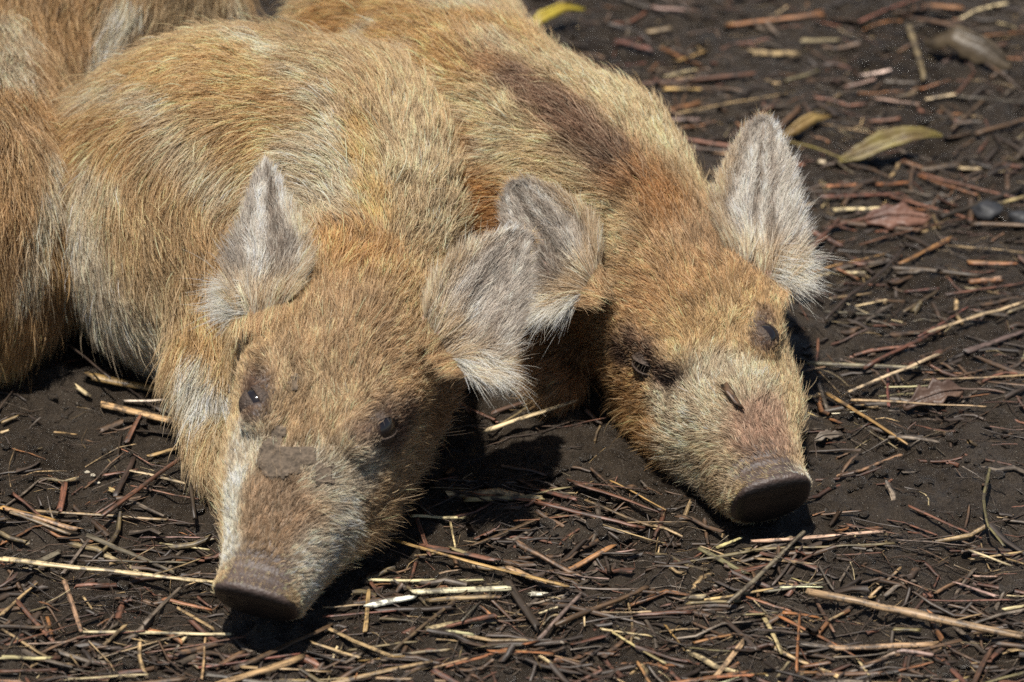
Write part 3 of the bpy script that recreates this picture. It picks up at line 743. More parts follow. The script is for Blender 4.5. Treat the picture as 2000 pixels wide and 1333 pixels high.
combs2 = [(1480, 830, 1470, 780), (1420, 780, 1390, 720), (1480, 750, 1480, 690), (1400, 920, 1340, 950), (1330, 880, 1270, 900), (1240, 840, 1180, 860), (1560, 850, 1590, 870), (1570, 780, 1590, 770),
    (1350, 720, 1310, 670), (1430, 660, 1430, 600), (1340, 620, 1310, 560), (1260, 620, 1200, 600), (1180, 640, 1120, 650), (1400, 540, 1400, 470), (1320, 500, 1290, 440), (1230, 520, 1180, 480), (1470, 560, 1490, 500),
    (1250, 400, 1210, 350), (1180, 330, 1130, 280), (1090, 230, 1040, 180), (980, 150, 930, 100), (1290, 290, 1270, 240), (1180, 190, 1150, 150), (1360, 380, 1350, 320), (1060, 330, 1010, 320), (1140, 430, 1090, 430),
    (940, 280, 890, 270), (850, 290, 800, 290), (930, 400, 900, 440), (780, 150, 730, 130), (680, 90, 630, 80), (850, 60, 800, 20), (1200, 760, 1150, 790), (1100, 700, 1060, 740)]
EAR_FWD = .010
N2L = nrm(CAM - hl(POSE2, -.055, .19, .118)) + np.array([-.10, .0, .28])
E2L = ear_shell([(1125, 600), (1050, 612), (1012, 560), (993, 490), (984, 420), (985, 385), (1000, 367)], [(1175, 520), (1168, 450), (1140, 410), (1095, 378), (1050, 362), (1020, 360), (1000, 367)],
                hl(POSE2, -.060, .170, .112) + nrm(CAM) * EAR_FWD, N2L, .22, .0045)
N2R = nrm(CAM - hl(POSE2, .055, .19, .118)) * .8 + np.array([0.224, 0.05, 0.43])
E2R = ear_shell([(1420, 500), (1395, 400), (1408, 345), (1430, 300), (1455, 258), (1475, 242), (1490, 240)], [(1540, 570), (1562, 500), (1562, 430), (1550, 360), (1532, 300), (1512, 255), (1490, 240)],
                hl(POSE2, .060, .190, .112) + nrm(CAM) * .020, N2R, .22, .0045)
finish_body(p2, [E2L, E2R], skin_colours(p2, marks2, POSE2))
grow_coat(p2, 250000, marks2, combs2, POSE2, .0150)
ear_fur(p2, E2L, 9000, flip=3); ear_fur(p2, E2R, 10000, flip=4, inner_side=-1)

make_eye(p2, EYE2[0], .12, -.34); make_eye(p2, EYE2[1], .45, -.25, .0080, 0)

# ------------------------------------------------------------------ piglet of which only the flank shows
def fn3(P):
    d = smin(cone(P, at(-110, 150, .09), .078, at(-125, 415, .086), .080), cone(P, at(190, 35, .095), .093, at(-80, 60, .095), .085), .05)
    d = smin(d, cone(P, at(-60, 560, .04), .040, at(10, 655, .016), .014), .03)
    d = smin(d, cone(P, at(45, 520, .05), .032, at(-60, 560, .05), .04), .03)
    return d
p3 = Piglet('wild_boar_piglet', 'piglet with white side stripes showing only its flank, head out of view', fn3, (-.62, -.25, -.03), (-.06, .62, .22), .003, 'piglets dozing side by side')
marks3 = [([(60, 60), (20, 200), (40, 380), (30, 480), (100, 560)], .04, (160, 122, 76)), ([(265, 10), (235, 60), (200, 110), (175, 160), (155, 220), (135, 260)], .010, (236, 220, 190)), ([(95, 300), (85, 360), (75, 420), (62, 480), (50, 530)], .010, (236, 220, 190)), ([(20, 30), (15, 90), (5, 150)], .008, WHITE),
    ([(30, 60), (20, 130)], .015, PALE), ([(100, 200), (130, 120), (60, 260)], .02, (164, 128, 84)), ([(300, 60), (220, 130), (185, 190)], .012, (132, 104, 70)), ([(400, 10), (340, 30)], .02, (150, 126, 88)), ([(450, 10)], .012, PALE),
    ([(110, 480), (20, 620), (60, 640)], .02, (190, 144, 84))]
combs3 = [(60, 50, 50, 110), (180, 60, 160, 120), (280, 40, 250, 90), (400, 10, 390, 50), (100, 200, 85, 260), (30, 250, 25, 310), (110, 350, 100, 410), (60, 420, 50, 480), (110, 520, 95, 580), (30, 600, 30, 660), (80, 620, 50, 670), (20, 480, 15, 540)]
finish_body(p3, [], skin_colours(p3, marks3, None))
grow_coat(p3, 110000, marks3, combs3, None, .0185, base=(160, 122, 76), clumpk=.8)

# ------------------------------------------------------------------ litter on the mud
def Zf(ox, oy, f): return lambda x, y: (ox + x * f, oy + y * f)
ZA = Zf(0, 880, .35); ZB = Zf(600, 880, .35); ZC = Zf(1300, 880, .35); ZD = Zf(1450, 450, .3376); ZE = Zf(1200, 0, .4126); ZG = Zf(0, 480, .39); ZP = Zf(0, 0, 1.0)
HUES = {'white': (.70, .63, .46), 'pale': (.50, .39, .215), 'tan': (.33, .225, .11), 'gold': (.32, .20, .07), 'olive': (.18, .135, .068), 'orange': (.235, .105, .042),
        'red': (.135, .060, .036), 'pink': (.34, .225, .165), 'brown': (.10, .058, .032), 'grey': (.135, .105, .076), 'dark': (.042, .028, .019)}
WORDS = {'white': 'bleached white', 'pale': 'pale straw-coloured', 'tan': 'tan', 'gold': 'golden-brown', 'olive': 'olive-tan', 'orange': 'orange-brown', 'red': 'red-brown', 'pink': 'pinkish pale', 'brown': 'brown', 'grey': 'grey-brown', 'dark': 'dark brown'}
def stalk_mesh(P, rad, sides, flat, seed, taper=0.12, node=None):
    """bent, slightly flattened stem along the points P"""
    P = np.asarray(P, float); n = len(P); r_ = np.random.default_rng(seed)
    T = nrm(np.gradient(P, axis=0)); up = np.array([0, 0, 1.0]); S = nrm(np.cross(T, up)); U = np.cross(S, T)
    tw = r_.uniform(-.5, .5) + np.linspace(0, r_.uniform(-.6, .6), n)
    A = S * np.cos(tw)[:, None] + U * np.sin(tw)[:, None]; Bv = -S * np.sin(tw)[:, None] + U * np.cos(tw)[:, None]
    R = rad * (1 + .045 * r_.normal(0, 1, n)) * (1 - taper * np.linspace(0, 1, n))
    if node is not None: R = R * (1 + .35 * np.exp(-((np.linspace(0, 1, n) - node) / .02) ** 2))
    ang = np.linspace(0, 2 * math.pi, sides, endpoint=False)
    V = P[:, None] + (R[:, None] * np.cos(ang)[None])[..., None] * A[:, None] + (R[:, None] * flat * np.sin(ang)[None])[..., None] * Bv[:, None]
    V[0] += T[0] * (rad * r_.uniform(-1.5, 1.5, sides))[:, None]; V[-1] += T[-1] * (rad * r_.uniform(-1.5, 1.5, sides))[:, None]
    al = np.r_[0, np.cumsum(np.linalg.norm(np.diff(P, axis=0), axis=1))]
    fib = np.stack([np.repeat(al[:, None], sides, 1) + seed * .37, np.repeat((ang * rad)[None], n, 0), np.full((n, sides), seed * 1.7)], -1)
    F = []
    for i in range(n - 1):
        for j in range(sides): F.append((i * sides + j, i * sides + (j + 1) % sides, (i + 1) * sides + (j + 1) % sides, (i + 1) * sides + j))
    return V.reshape(-1, 3), F, fib.reshape(-1, 3), [tuple(range(sides - 1, -1, -1)), tuple((n - 1) * sides + k for k in range(sides))]
def add_fib(me, fib):
    a = me.attributes.new('fib', 'FLOAT_VECTOR', 'POINT'); a.data.foreach_set('vector', np.asarray(fib, np.float32).ravel())
BODIES = [fn1, fn2, fn3]
def clear_of_bodies(P, d=.003):
    return foot(np.atleast_2d(P)) > d
def lay(pix, rad, sag=0.0, lift=0.0):
    """polyline on the mud through picture points: straight stems lie on the highest bumps below them"""
    P0 = np.array([unp(x, y, .004) for x, y in pix]); n = 9 if len(pix) == 2 else 13
    s = np.r_[0, np.cumsum(np.linalg.norm(np.diff(P0, axis=0), axis=1))]; u = np.linspace(0, s[-1], n)
    P = np.stack([np.interp(u, s, P0[:, k]) for k in range(3)], -1)
    gz = ground_h(P[:, 0], P[:, 1]); t = np.linspace(-1, 1, n)
    k = np.polyfit(t, gz, 1); z = np.polyval(k, t); z = z + np.percentile(gz - z, 80)
    P[:, 2] = 0.9 * z + 0.1 * gz + rad * .55 + lift + sag * (1 - t * t)
    return P
PLACES = [((500, 1180), 'by the snout with mud on it'), ((1500, 1040), 'by the clean snout'), ((330, 740), 'under the foreleg and belly of the muddy-faced piglet'), ((60, 780), 'by the flank of the head-out-of-view piglet'),
          ((1740, 290), 'near the yellow-green leaf'), ((1820, 770), 'near the lobed brown leaf'), ((1950, 410), 'near the dark stones'), ((860, 1150), 'near the bleached white straw'), ((960, 900), 'in the shade between the two heads'),
          ((1800, 1190), 'near the long jointed cane'), ((1860, 110), 'near the curled dark leaf'), ((1150, 960), 'near the broad bark strip'), ((60, 1000), 'near the frayed straw bundle'), ((1300, 150), 'behind the back of the striped-back piglet'), ((1120, 1290), 'well in front of both snouts')]
def place_word(x, y): return min(PLACES, key=lambda p: (p[0][0] - x) ** 2 + ((p[0][1] - y) * 1.3) ** 2)[1]
n_things = 0
FG = np.stack(np.meshgrid(np.arange(-.6, .6, .004), np.arange(-.6, .9, .004), indexing='ij'), -1)
_fp = FG.reshape(-1, 2); FOOT = np.min([np.minimum(f(np.c_[_fp, np.full(len(_fp), .004)]), f(np.c_[_fp, np.full(len(_fp), .014)])) for f in BODIES], 0).reshape(FG.shape[:2])
def foot(P):
    i = np.clip(((P[:, 0] + .6) / .004).astype(int), 0, FOOT.shape[0] - 1); j = np.clip(((P[:, 1] + .6) / .004).astype(int), 0, FOOT.shape[1] - 1); return FOOT[i, j].min()
def straw(pix, wpx, hue, label=None, kind='straw', lift=0.0, flat=.55, node=None, jit=True):
    global n_things
    mx = sum(p[0] for p in pix) / len(pix); my = sum(p[1] for p in pix) / len(pix)
    sc = np.linalg.norm(unp(mx, my) - CAM) / FPX; rad = wpx * sc / 2 * 1.32; lift = lift + .0022
    P = lay(pix, rad, lift=lift)
    r_ = np.random.default_rng(1000 + n_things)
    L = np.linalg.norm(P[-1] - P[0])
    if jit:
        tt = np.linspace(0, 1, len(P)); P[:, :2] += (L * .007 * np.sin(tt * r_.uniform(2, 7) + r_.uniform(0, 6)))[:, None] * nrm(np.array([-(P[-1] - P[0])[1], (P[-1] - P[0])[0]]))
    base = P.mean(0)
    V, F, fib, caps = stalk_mesh(P - base, rad, 7, flat, 1000 + n_things, node=node)
    o = mesh_obj({'straw': 'straw_stalk', 'twig': 'twig', 'bark': 'bark_strip'}[kind], V, F + caps, M_STRAW); add_fib(o.data, fib); o.location = base
    c = np.array(HUES[hue]) * np.exp(r_.normal(0, .14)) * (1 + r_.normal(0, .05, 3)); o.color = (*np.clip(c, .01, .85), 1)
    if label: tag(o, label, kind, 'litter on the mud')
    else:
        size = 'long' if L > .11 else ('short' if L < .045 else 'middling'); noun = {'straw': 'straw stalk', 'twig': 'thin twig', 'bark': 'flat bark strip'}[kind]
        thick = 'slim ' if wpx < 5 else ('stout ' if wpx > 8.5 else ''); size = thick + size
        tag(o, f"{size} {WORDS[hue]} {noun} {place_word(mx, my)}", kind, f"{size} {WORDS[hue]} {noun} pieces {place_word(mx, my)}")
    n_things += 1; return o
def S(Z, rows):
    for r in rows:
        (x0, y0, x1, y1, w, hue), ex = r[:6], r[6:]
        a, b = Z(x0, y0), Z(x1, y1); f = (Z(1, 0)[0] - Z(0, 0)[0])
        straw([a, b], w * f, hue, **(ex[0] if ex else {}))
TW = dict(kind='twig', flat=.9); BK = dict(kind='bark', flat=.28)
S(ZA, [(0, 275, 300, 330, 26, 'gold'), (20, 300, 440, 362, 26, 'tan', dict(label='frayed bundle of golden straw lying on bare mud below the foreleg')), (60, 320, 400, 378, 20, 'olive'), (180, 260, 930, 325, 14, 'tan'),
       (575, 350, 1060, 25, 20, 'red', dict(label='straight red-brown stem slanting towards the foreleg', lift=.004)), (480, 400, 960, 610, 24, 'grey'), (850, 640, 1190, 490, 9, 'olive'),
       (0, 625, 1190, 715, 24, 'pale', dict(label='very long pale straw ending at the muddy snout', lift=.003)), (360, 690, 445, 965, 22, 'olive'), (440, 965, 1290, 970, 15, 'pale'), (0, 1130, 280, 1095, 20, 'pale'), (0, 1185, 310, 1150, 16, 'red'),
       (910, 775, 1170, 805, 20, 'orange'), (1130, 1290, 1680, 1080, 44, 'tan', dict(kind='bark', flat=.3, label='broad tan bark strip in front of the muddy snout')), (1300, 1140, 1840, 920, 28, 'brown', BK), (1120, 1220, 1145, 985, 12, 'tan'), (1210, 1110, 1350, 1040, 26, 'brown', BK),
       (70, 200, 240, 310, 22, 'red'), (330, 260, 360, 130, 30, 'red', BK), (640, 200, 740, 30, 26, 'dark', BK), (720, 95, 1020, 165, 15, 'pale'), (160, 620, 330, 480, 28, 'grey', BK), (340, 610, 490, 440, 16, 'grey'), (800, 950, 1010, 690, 22, 'grey'),
       (600, 140, 660, 180, 22, 'tan'), (0, 880, 200, 690, 22, 'tan'), (90, 800, 300, 990, 20, 'red'), (0, 945, 280, 1100, 12, 'tan'), (500, 290, 640, 245, 16, 'brown'), (780, 410, 1200, 415, 12, 'pink'), (890, 440, 1170, 465, 10, 'tan'), (260, 870, 290, 980, 16, 'orange'), (130, 1020, 420, 985, 14, 'pink'), (430, 980, 800, 965, 14, 'red'),
       (730, 160, 1100, 225, 12, 'red'), (560, 80, 760, 65, 14, 'red'), (460, 760, 510, 850, 10, 'tan'), (980, 830, 1190, 940, 14, 'tan'), (1440, 1230, 1690, 1215, 14, 'olive'), (1560, 1210, 1960, 1200, 14, 'tan'), (1650, 1230, 1740, 1290, 22, 'brown', BK)])
straw([ZP(332, 712), ZP(352, 860), ZP(378, 1010)], 7, 'dark', label='dark twig lying straight beside the tucked foreleg', kind='twig', flat=.9, lift=.006)
S(ZB, [(340, 838, 600, 795, 32, 'white', dict(label='shorter end piece of the bleached white straw beside the muddy snout', jit=False)), (590, 790, 1110, 745, 30, 'white', dict(label='brightest bleached white straw lying flat in front of both snouts', lift=.002, jit=False)), (1245, 742, 1340, 740, 26, 'white'),
       (480, 510, 1450, 740, 24, 'gold', dict(label='long golden stem crossing above the bleached white straw', lift=.004)), (640, 480, 1060, 600, 30, 'red', BK), (800, 520, 1060, 595, 26, 'olive', BK), (1100, 620, 1340, 695, 34, 'tan', BK), (335, 690, 980, 675, 18, 'pale'), (590, 335, 875, 305, 20, 'pale'),
       (915, 205, 1310, 270, 20, 'orange'), (1280, 290, 1880, 385, 22, 'red'), (1150, 355, 1520, 355, 12, 'orange'), (1450, 610, 1710, 515, 26, 'orange'), (1690, 545, 1830, 515, 10, 'pink'), (1210, 625, 1680, 635, 12, 'pink'), (1110, 690, 1290, 930, 40, 'dark', BK), (1290, 990, 1530, 770, 20, 'grey', TW), (1390, 930, 1900, 730, 24, 'brown', TW),
       (1620, 860, 1930, 820, 14, 'pale'), (110, 920, 520, 1150, 24, 'tan'), (780, 1010, 930, 1000, 18, 'pale'), (1270, 1075, 1570, 1085, 12, 'tan'), (700, 1190, 900, 1125, 12, 'tan'), (1700, 950, 2000, 1115, 16, 'tan'), (320, 960, 345, 760, 20, 'tan'), (690, 190, 915, 180, 12, 'olive'),
       (1470, 175, 1940, 300, 50, 'red', dict(kind='bark', flat=.25, label='broad dark red bark strip beside the chin of the clean-faced piglet')), (1690, 130, 2000, 280, 15, 'gold'), (560, 235, 700, 330, 12, 'grey'), (800, 350, 825, 490, 10, 'pale'), (610, 340, 680, 520, 22, 'red', BK), (1000, 790, 1150, 870, 18, 'brown'), (1300, 855, 1390, 850, 16, 'pale'),
       (1040, 400, 1240, 390, 10, 'orange'), (1300, 200, 1500, 270, 22, 'red', BK), (1550, 250, 1930, 370, 18, 'olive'), (1610, 380, 2000, 425, 9, 'tan'), (370, 720, 480, 690, 14, 'orange'), (750, 640, 850, 625, 18, 'pink'), (350, 700, 410, 790, 20, 'red', BK), (90, 830, 330, 815, 14, 'pale'), (90, 870, 500, 855, 14, 'red'), (20, 1010, 300, 1080, 18, 'tan'), (290, 1100, 540, 1145, 14, 'gold'),
       (1480, 990, 1690, 1000, 26, 'red', BK), (1540, 830, 1550, 930, 10, 'pale'), (860, 940, 1090, 680, 9, 'grey', TW), (1640, 940, 1930, 960, 12, 'tan'), (1840, 1130, 1960, 1290, 14, 'gold'), (440, 1100, 790, 1110, 14, 'olive'), (710, 1210, 900, 1290, 28, 'red', BK)])
S(ZC, [(480, 478, 1225, 452, 28, 'pale', dict(label='thick pale straw lying right under the clean snout', lift=.002)), (150, 528, 480, 502, 19, 'olive'), (480, 515, 1300, 508, 14, 'olive'), (1300, 512, 1690, 522, 28, 'grey', BK), (350, 830, 775, 460, 22, 'grey', dict(kind='twig', flat=.9, lift=.004, label='grey twig leaning across the thick pale straw under the clean snout')), (600, 705, 760, 520, 13, 'grey', TW),
       (780, 770, 2000, 1030, 38, 'tan', dict(label='long jointed tan cane, thickest stem on the mud', node=.49, flat=.8, lift=.003, jit=False)), (930, 1035, 1510, 1008, 28, 'tan'), (1120, 1100, 1290, 1108, 20, 'pink'), (760, 1110, 930, 1105, 20, 'orange'), (750, 1145, 930, 1130, 15, 'orange'), (735, 1140, 755, 870, 15, 'orange'), (1075, 1040, 1140, 1190, 15, 'pale'),
       (640, 725, 880, 720, 12, 'white'), (250, 710, 330, 685, 10, 'pink'), (335, 670, 470, 660, 10, 'pink'), (455, 770, 700, 830, 15, 'orange'), (20, 1235, 480, 1185, 22, 'orange'), (480, 1220, 560, 1160, 18, 'gold'), (560, 1165, 690, 1260, 12, 'pale'), (1620, 690, 1860, 780, 24, 'pink', BK), (1360, 310, 1760, 480, 13, 'red'),
       (840, 760, 940, 970, 16, 'brown'), (1690, 1290, 1830, 1020, 26, 'brown', TW), (1460, 1290, 1700, 1190, 15, 'tan'), (300, 432, 435, 440, 22, 'pale'), (1900, 590, 2000, 640, 14, 'tan'), (1700, 575, 2000, 560, 13, 'tan'), (500, 540, 840, 630, 13, 'tan'), (1100, 660, 1460, 770, 15, 'red'), (1140, 770, 1310, 680, 15, 'tan'), (120, 800, 420, 780, 16, 'olive'),
       (430, 870, 620, 850, 16, 'olive'), (660, 880, 850, 875, 16, 'orange'), (0, 900, 110, 1020, 12, 'gold'), (110, 1030, 370, 1080, 12, 'olive'), (160, 1010, 390, 975, 16, 'orange'), (280, 1190, 430, 1040, 26, 'tan', BK), (330, 890, 520, 1060, 26, 'dark', BK), (1300, 1085, 1510, 1100, 20, 'pink'), (1230, 1180, 1560, 1120, 14, 'orange'), (1280, 945, 1420, 950, 20, 'olive'), (940, 1080, 1260, 1055, 14, 'grey'), (700, 650, 840, 720, 10, 'tan'),
       (1890, 860, 2000, 850, 18, 'pale'), (1720, 640, 1850, 665, 14, 'pink'), (850, 620, 940, 730, 12, 'grey'), (870, 325, 1090, 322, 10, 'brown'), (980, 125, 1060, 125, 16, 'brown', BK), (1010, 900, 1200, 800, 10, 'dark', TW), (920, 920, 1010, 860, 16, 'tan')])
straw([ZC(1800, 180), ZC(1772, 330), ZC(1790, 480), ZC(1880, 590)], 5, 'olive', label='thin dry grass blade bent like a hook on the bare mud', lift=.008, flat=.3)
S(ZD, [(620, 970, 1135, 725, 16, 'pale', dict(label='slim clean pale straw slanting across the mud beside the clean snout', lift=.005)), (640, 995, 1400, 1030, 16, 'tan', dict(lift=.002)), (500, 930, 960, 1210, 24, 'gold', dict(label='golden split stem pointing down below the slim slanting straw')), (520, 1055, 720, 1020, 8, 'white'), (830, 885, 1200, 875, 12, 'pale'), (790, 915, 1100, 895, 10, 'olive'), (1050, 850, 1629, 835, 13, 'tan'),
       (1080, 600, 1620, 455, 16, 'pale', dict(lift=.004)), (1300, 690, 1620, 560, 30, 'grey', BK), (850, 990, 840, 790, 16, 'red'), (510, 415, 740, 355, 15, 'tan'), (610, 450, 830, 380, 12, 'pale'), (360, 225, 820, 115, 13, 'gold'), (910, 185, 1190, 60, 16, 'orange'), (1190, 85, 1629, 120, 15, 'tan'), (1310, 150, 1580, 185, 17, 'orange'), (550, 225, 670, 250, 18, 'orange'),
       (1390, 262, 1500, 250, 18, 'pink'), (1180, 350, 1629, 270, 15, 'red'), (480, 470, 860, 480, 16, 'grey'), (370, 80, 500, 0, 32, 'red', BK), (430, 760, 1270, 800, 8, 'dark', TW), (430, 750, 440, 600, 14, 'red'), (930, 440, 1140, 320, 16, 'brown'), (940, 320, 1140, 318, 13, 'red'), (690, 60, 730, 180, 10, 'dark', TW), (440, 870, 490, 980, 20, 'grey'), (380, 1055, 440, 1070, 10, 'tan'), (320, 805, 470, 800, 14, 'tan'), (1020, 580, 1310, 430, 10, 'red'), (460, 120, 660, 195, 15, 'brown')])
straw([ZD(480, 550), ZD(640, 385), ZD(780, 270), ZD(930, 110)], 5, 'dark', label='dark bent twig with pale broken tip beside the far cheek', kind='twig', flat=.9, lift=.003)
S(ZE, [(140, 510, 405, 515, 18, 'pink'), (650, 230, 880, 190, 26, 'pale', BK), (0, 360, 660, 305, 20, 'red'), (240, 320, 380, 305, 17, 'pale'), (1100, 345, 1220, 345, 20, 'pink'), (1170, 312, 1300, 300, 18, 'white'), (1390, 120, 1470, 370, 24, 'olive'), (1590, 180, 1939, 135, 20, 'orange'), (1390, 70, 1640, 140, 24, 'brown'), (1250, 440, 1450, 460, 18, 'pink'), (1470, 440, 1610, 440, 18, 'pale'),
       (1040, 960, 1290, 950, 16, 'pale'), (1440, 795, 1720, 890, 16, 'orange'), (1640, 750, 1735, 755, 20, 'pale'), (1460, 758, 1640, 745, 20, 'brown', BK), (920, 1160, 1060, 1020, 34, 'red', BK), (980, 920, 1370, 870, 16, 'red'), (1550, 1030, 1939, 850, 22, 'dark', TW), (1270, 920, 1480, 990, 15, 'orange'), (320, 670, 580, 680, 16, 'brown'), (1460, 30, 1640, 30, 24, 'orange', BK), (900, 150, 1060, 145, 24, 'olive', BK), (280, 230, 430, 190, 24, 'gold', BK),
       (0, 170, 180, 215, 26, 'red', BK), (160, 100, 270, 90, 22, 'tan'), (760, 580, 880, 480, 24, 'brown', BK), (720, 60, 770, 140, 20, 'grey'), (1210, 520, 1350, 515, 18, 'red'), (1620, 580, 1690, 570, 20, 'grey'), (1550, 470, 1610, 545, 18, 'brown'), (1680, 1310, 1850, 1300, 20, 'orange'), (1350, 1245, 1590, 1130, 18, 'orange'), (1670, 1210, 1890, 1240, 18, 'orange'), (1860, 760, 1865, 860, 18, 'brown'), (240, 385, 400, 388, 18, 'gold'), (180, 20, 330, 35, 20, 'pink'), (820, 320, 960, 285, 18, 'olive'), (1080, 990, 1230, 960, 12, 'dark', TW), (960, 720, 1010, 725, 18, 'pale')])
S(ZG, [(440, 640, 840, 690, 38, 'gold', dict(label='thick golden stem end sticking out towards the flank, beside the foreleg')), (380, 690, 445, 705, 24, 'pale'), (520, 750, 920, 850, 36, 'tan', dict(label='thick split tan stem below the golden stem beside the foreleg')), (620, 728, 890, 745, 14, 'white'), (220, 490, 560, 720, 10, 'dark', dict(kind='twig', flat=.9, lift=.012, label='dark twig poking up towards the shaded flank')), (360, 470, 800, 790, 7, 'dark', TW), (500, 870, 620, 825, 26, 'brown', BK), (270, 910, 380, 880, 11, 'tan'), (630, 940, 700, 850, 22, 'red', BK), (740, 1020, 950, 960, 22, 'tan'), (0, 840, 90, 825, 14, 'tan'), (0, 890, 40, 885, 16, 'pale'), (590, 1040, 605, 900, 8, 'dark', TW)])
straw([ZP(945, 850), ZP(1125, 797)], 9, 'pale', label='grey-tan straw lying in the gap between the two heads', lift=.006)
straw([ZP(960, 800), ZP(1050, 770)], 7, 'brown'); straw([ZP(955, 840), ZP(1030, 790)], 6, 'olive')

# more of the same, spread as densely as the photograph shows
def litter_density(x, y):
    d = 0.15
    d = max(d, min(1.0, (y - 980) / 120)) if y > 980 else d
    if x > 1580 and 430 < y < 860: d = 0.75
    if x > 950 and y < 430: d = 0.8
    if x < 330 and 900 < y: d = max(d, 0.7)
    if x < 330 and 720 < y < 880: d = 0.05
    if 1600 < x < 1960 and 870 < y < 1010: d = 0.10
    if 850 < x < 1400 and 930 < y < 1333: d = 1.0
    return d
cnt = 0; r_ = np.random.default_rng(5)
while cnt < 95:
    x, y = r_.uniform(-20, 2020), r_.uniform(0, 1330)
    if r_.random() > litter_density(x, y): continue
    Lp = r_.uniform(50, 230); an = r_.normal(0, .35) if r_.random() < .8 else r_.uniform(-1.6, 1.6)
    q = [(x, y), (x + Lp * math.cos(an), y + Lp * math.sin(an) * .7)]
    if not clear_of_bodies(np.array([unp(*p, .008) for p in (q[0], q[1], ((q[0][0] + q[1][0]) / 2, (q[0][1] + q[1][1]) / 2))]), .006): continue
    hue = r_.choice(['tan', 'brown', 'red', 'orange', 'grey', 'olive', 'dark', 'pale'], p=[.14, .24, .24, .10, .10, .06, .08, .04])
    k = r_.choice(['straw', 'twig', 'bark'], p=[.6, .2, .2]); straw(q, r_.uniform(4, 9), hue, kind=k, flat={'straw': .5, 'twig': .9, 'bark': .25}[k]); cnt += 1

# crumbs too small and too many to count
def scatter(name, count, len_rng, w_rng, hues, hp, sides, label, lift_sd, seed):
    r_ = np.random.default_rng(seed); Vs, Fs, Cs, Fb = [], [], [], []; o = 0; made = 0
    while made < count:
        x, y = r_.uniform(-150, 2150), r_.uniform(-150, 1480)
        if r_.random() > litter_density(x, min(max(y, 0), 1333)) + .12: continue
        p = unp(x, y, .003); L = len_rng[0] + (len_rng[1] - len_rng[0]) * r_.random() ** 1.6; an = r_.normal(0, .55) if r_.random() < .7 else r_.uniform(0, math.pi)
        d = np.array([math.cos(an), math.sin(an), 0]); t = np.linspace(-.5, .5, 4)
        P = p + d * (t * L)[:, None]; sd = np.array([-d[1], d[0], 0]); P = P + sd * (L * r_.normal(0, .06) * (t * t * 4))[:, None]
        if foot(P) < .001: continue
        w = w_rng[0] + (w_rng[1] - w_rng[0]) * r_.random() ** 2 * 1.2
        if sides == 4 and r_.random() < .22: w = r_.uniform(.002, .0055)
        gz = ground_h(P[:, 0], P[:, 1]); P[:, 2] = .35 * gz.max() + .65 * gz + w * .15 + abs(r_.normal(0, lift_sd)) * (.3 + t * r_.choice([-1, 1]))
        V, F, fib, caps = stalk_mesh(P, w / 2, sides, r_.uniform(.25, .8), seed * 77 + made)
        Vs.append(V); Fs += [tuple(i + o for i in f) for f in F]; o += len(V); Fb.append(fib)
        c = np.array(HUES[r_.choice(hues, p=hp)]) * np.exp(r_.normal(0, .3)); Cs.append(np.tile(c, (len(V), 1))); made += 1
    ob = mesh_obj(name, np.concatenate(Vs), Fs, M_STUFF); vcol(ob, np.clip(np.concatenate(Cs), .01, .8)); add_fib(ob.data, np.concatenate(Fb))
    ob['kind'] = 'stuff'; tag(ob, label, 'litter'); return ob
scatter('straw_litter', 3300, (.006, .045), (.0008, .0036), ['tan', 'brown', 'red', 'grey', 'dark', 'olive', 'orange', 'pale'], [.06, .28, .17, .10, .31, .03, .04, .01], 4, 'small broken bits of straw and bark scattered over the mud', .003, 3)
scatter('plant_fibres', 4500, (.006, .035), (.0003, .0009), ['tan', 'brown', 'grey', 'dark', 'pale', 'red'], [.12, .28, .2, .3, .03, .07], 3, 'fine hair-thin plant fibres matted into the mud', .004, 4)

# ------------------------------------------------------------------ fallen leaves
M_LEAF = {}
def leaf_mat(key, c0, c1):
    if key not in M_LEAF:
        m, nt, out = new_mat('leaf_' + key); L = nt.links
        tc = nd(nt, 'ShaderNodeTexCoord'); n1 = nd(nt, 'ShaderNodeTexNoise'); n1.inputs['Scale'].default_value = 45; n1.inputs['Detail'].default_value = 7
        L.new(tc.outputs['Object'], n1.inputs['Vector'])
        cr = nd(nt, 'ShaderNodeValToRGB'); cr.color_ramp.elements[0].position = .35; cr.color_ramp.elements[1].position = .62
        cr.color_ramp.elements[0].color = (*c0, 1); cr.color_ramp.elements[1].color = (*c1, 1); L.new(n1.outputs[0], cr.inputs[0])
        p = nd(nt, 'ShaderNodeBsdfPrincipled'); p.inputs['Roughness'].default_value = .5; L.new(cr.outputs[0], p.inputs['Base Color'])
        n2 = nd(nt, 'ShaderNodeTexNoise'); n2.inputs['Scale'].default_value = 260; L.new(tc.outputs['Object'], n2.inputs['Vector'])
        b = nd(nt, 'ShaderNodeBump'); b.inputs['Distance'].default_value = .0008; L.new(n2.outputs[0], b.inputs['Height']); L.new(b.outputs[0], p.inputs['Normal'])
        t = nd(nt, 'ShaderNodeBsdfTranslucent'); L.new(cr.outputs[0], t.inputs[0])
        mx = nd(nt, 'ShaderNodeMixShader'); mx.inputs[0].default_value = .2; L.new(p.outputs[0], mx.inputs[1]); L.new(t.outputs[0], mx.inputs[2]); L.new(mx.outputs[0], out.inputs[0])
        M_LEAF[key] = m
    return M_LEAF[key]
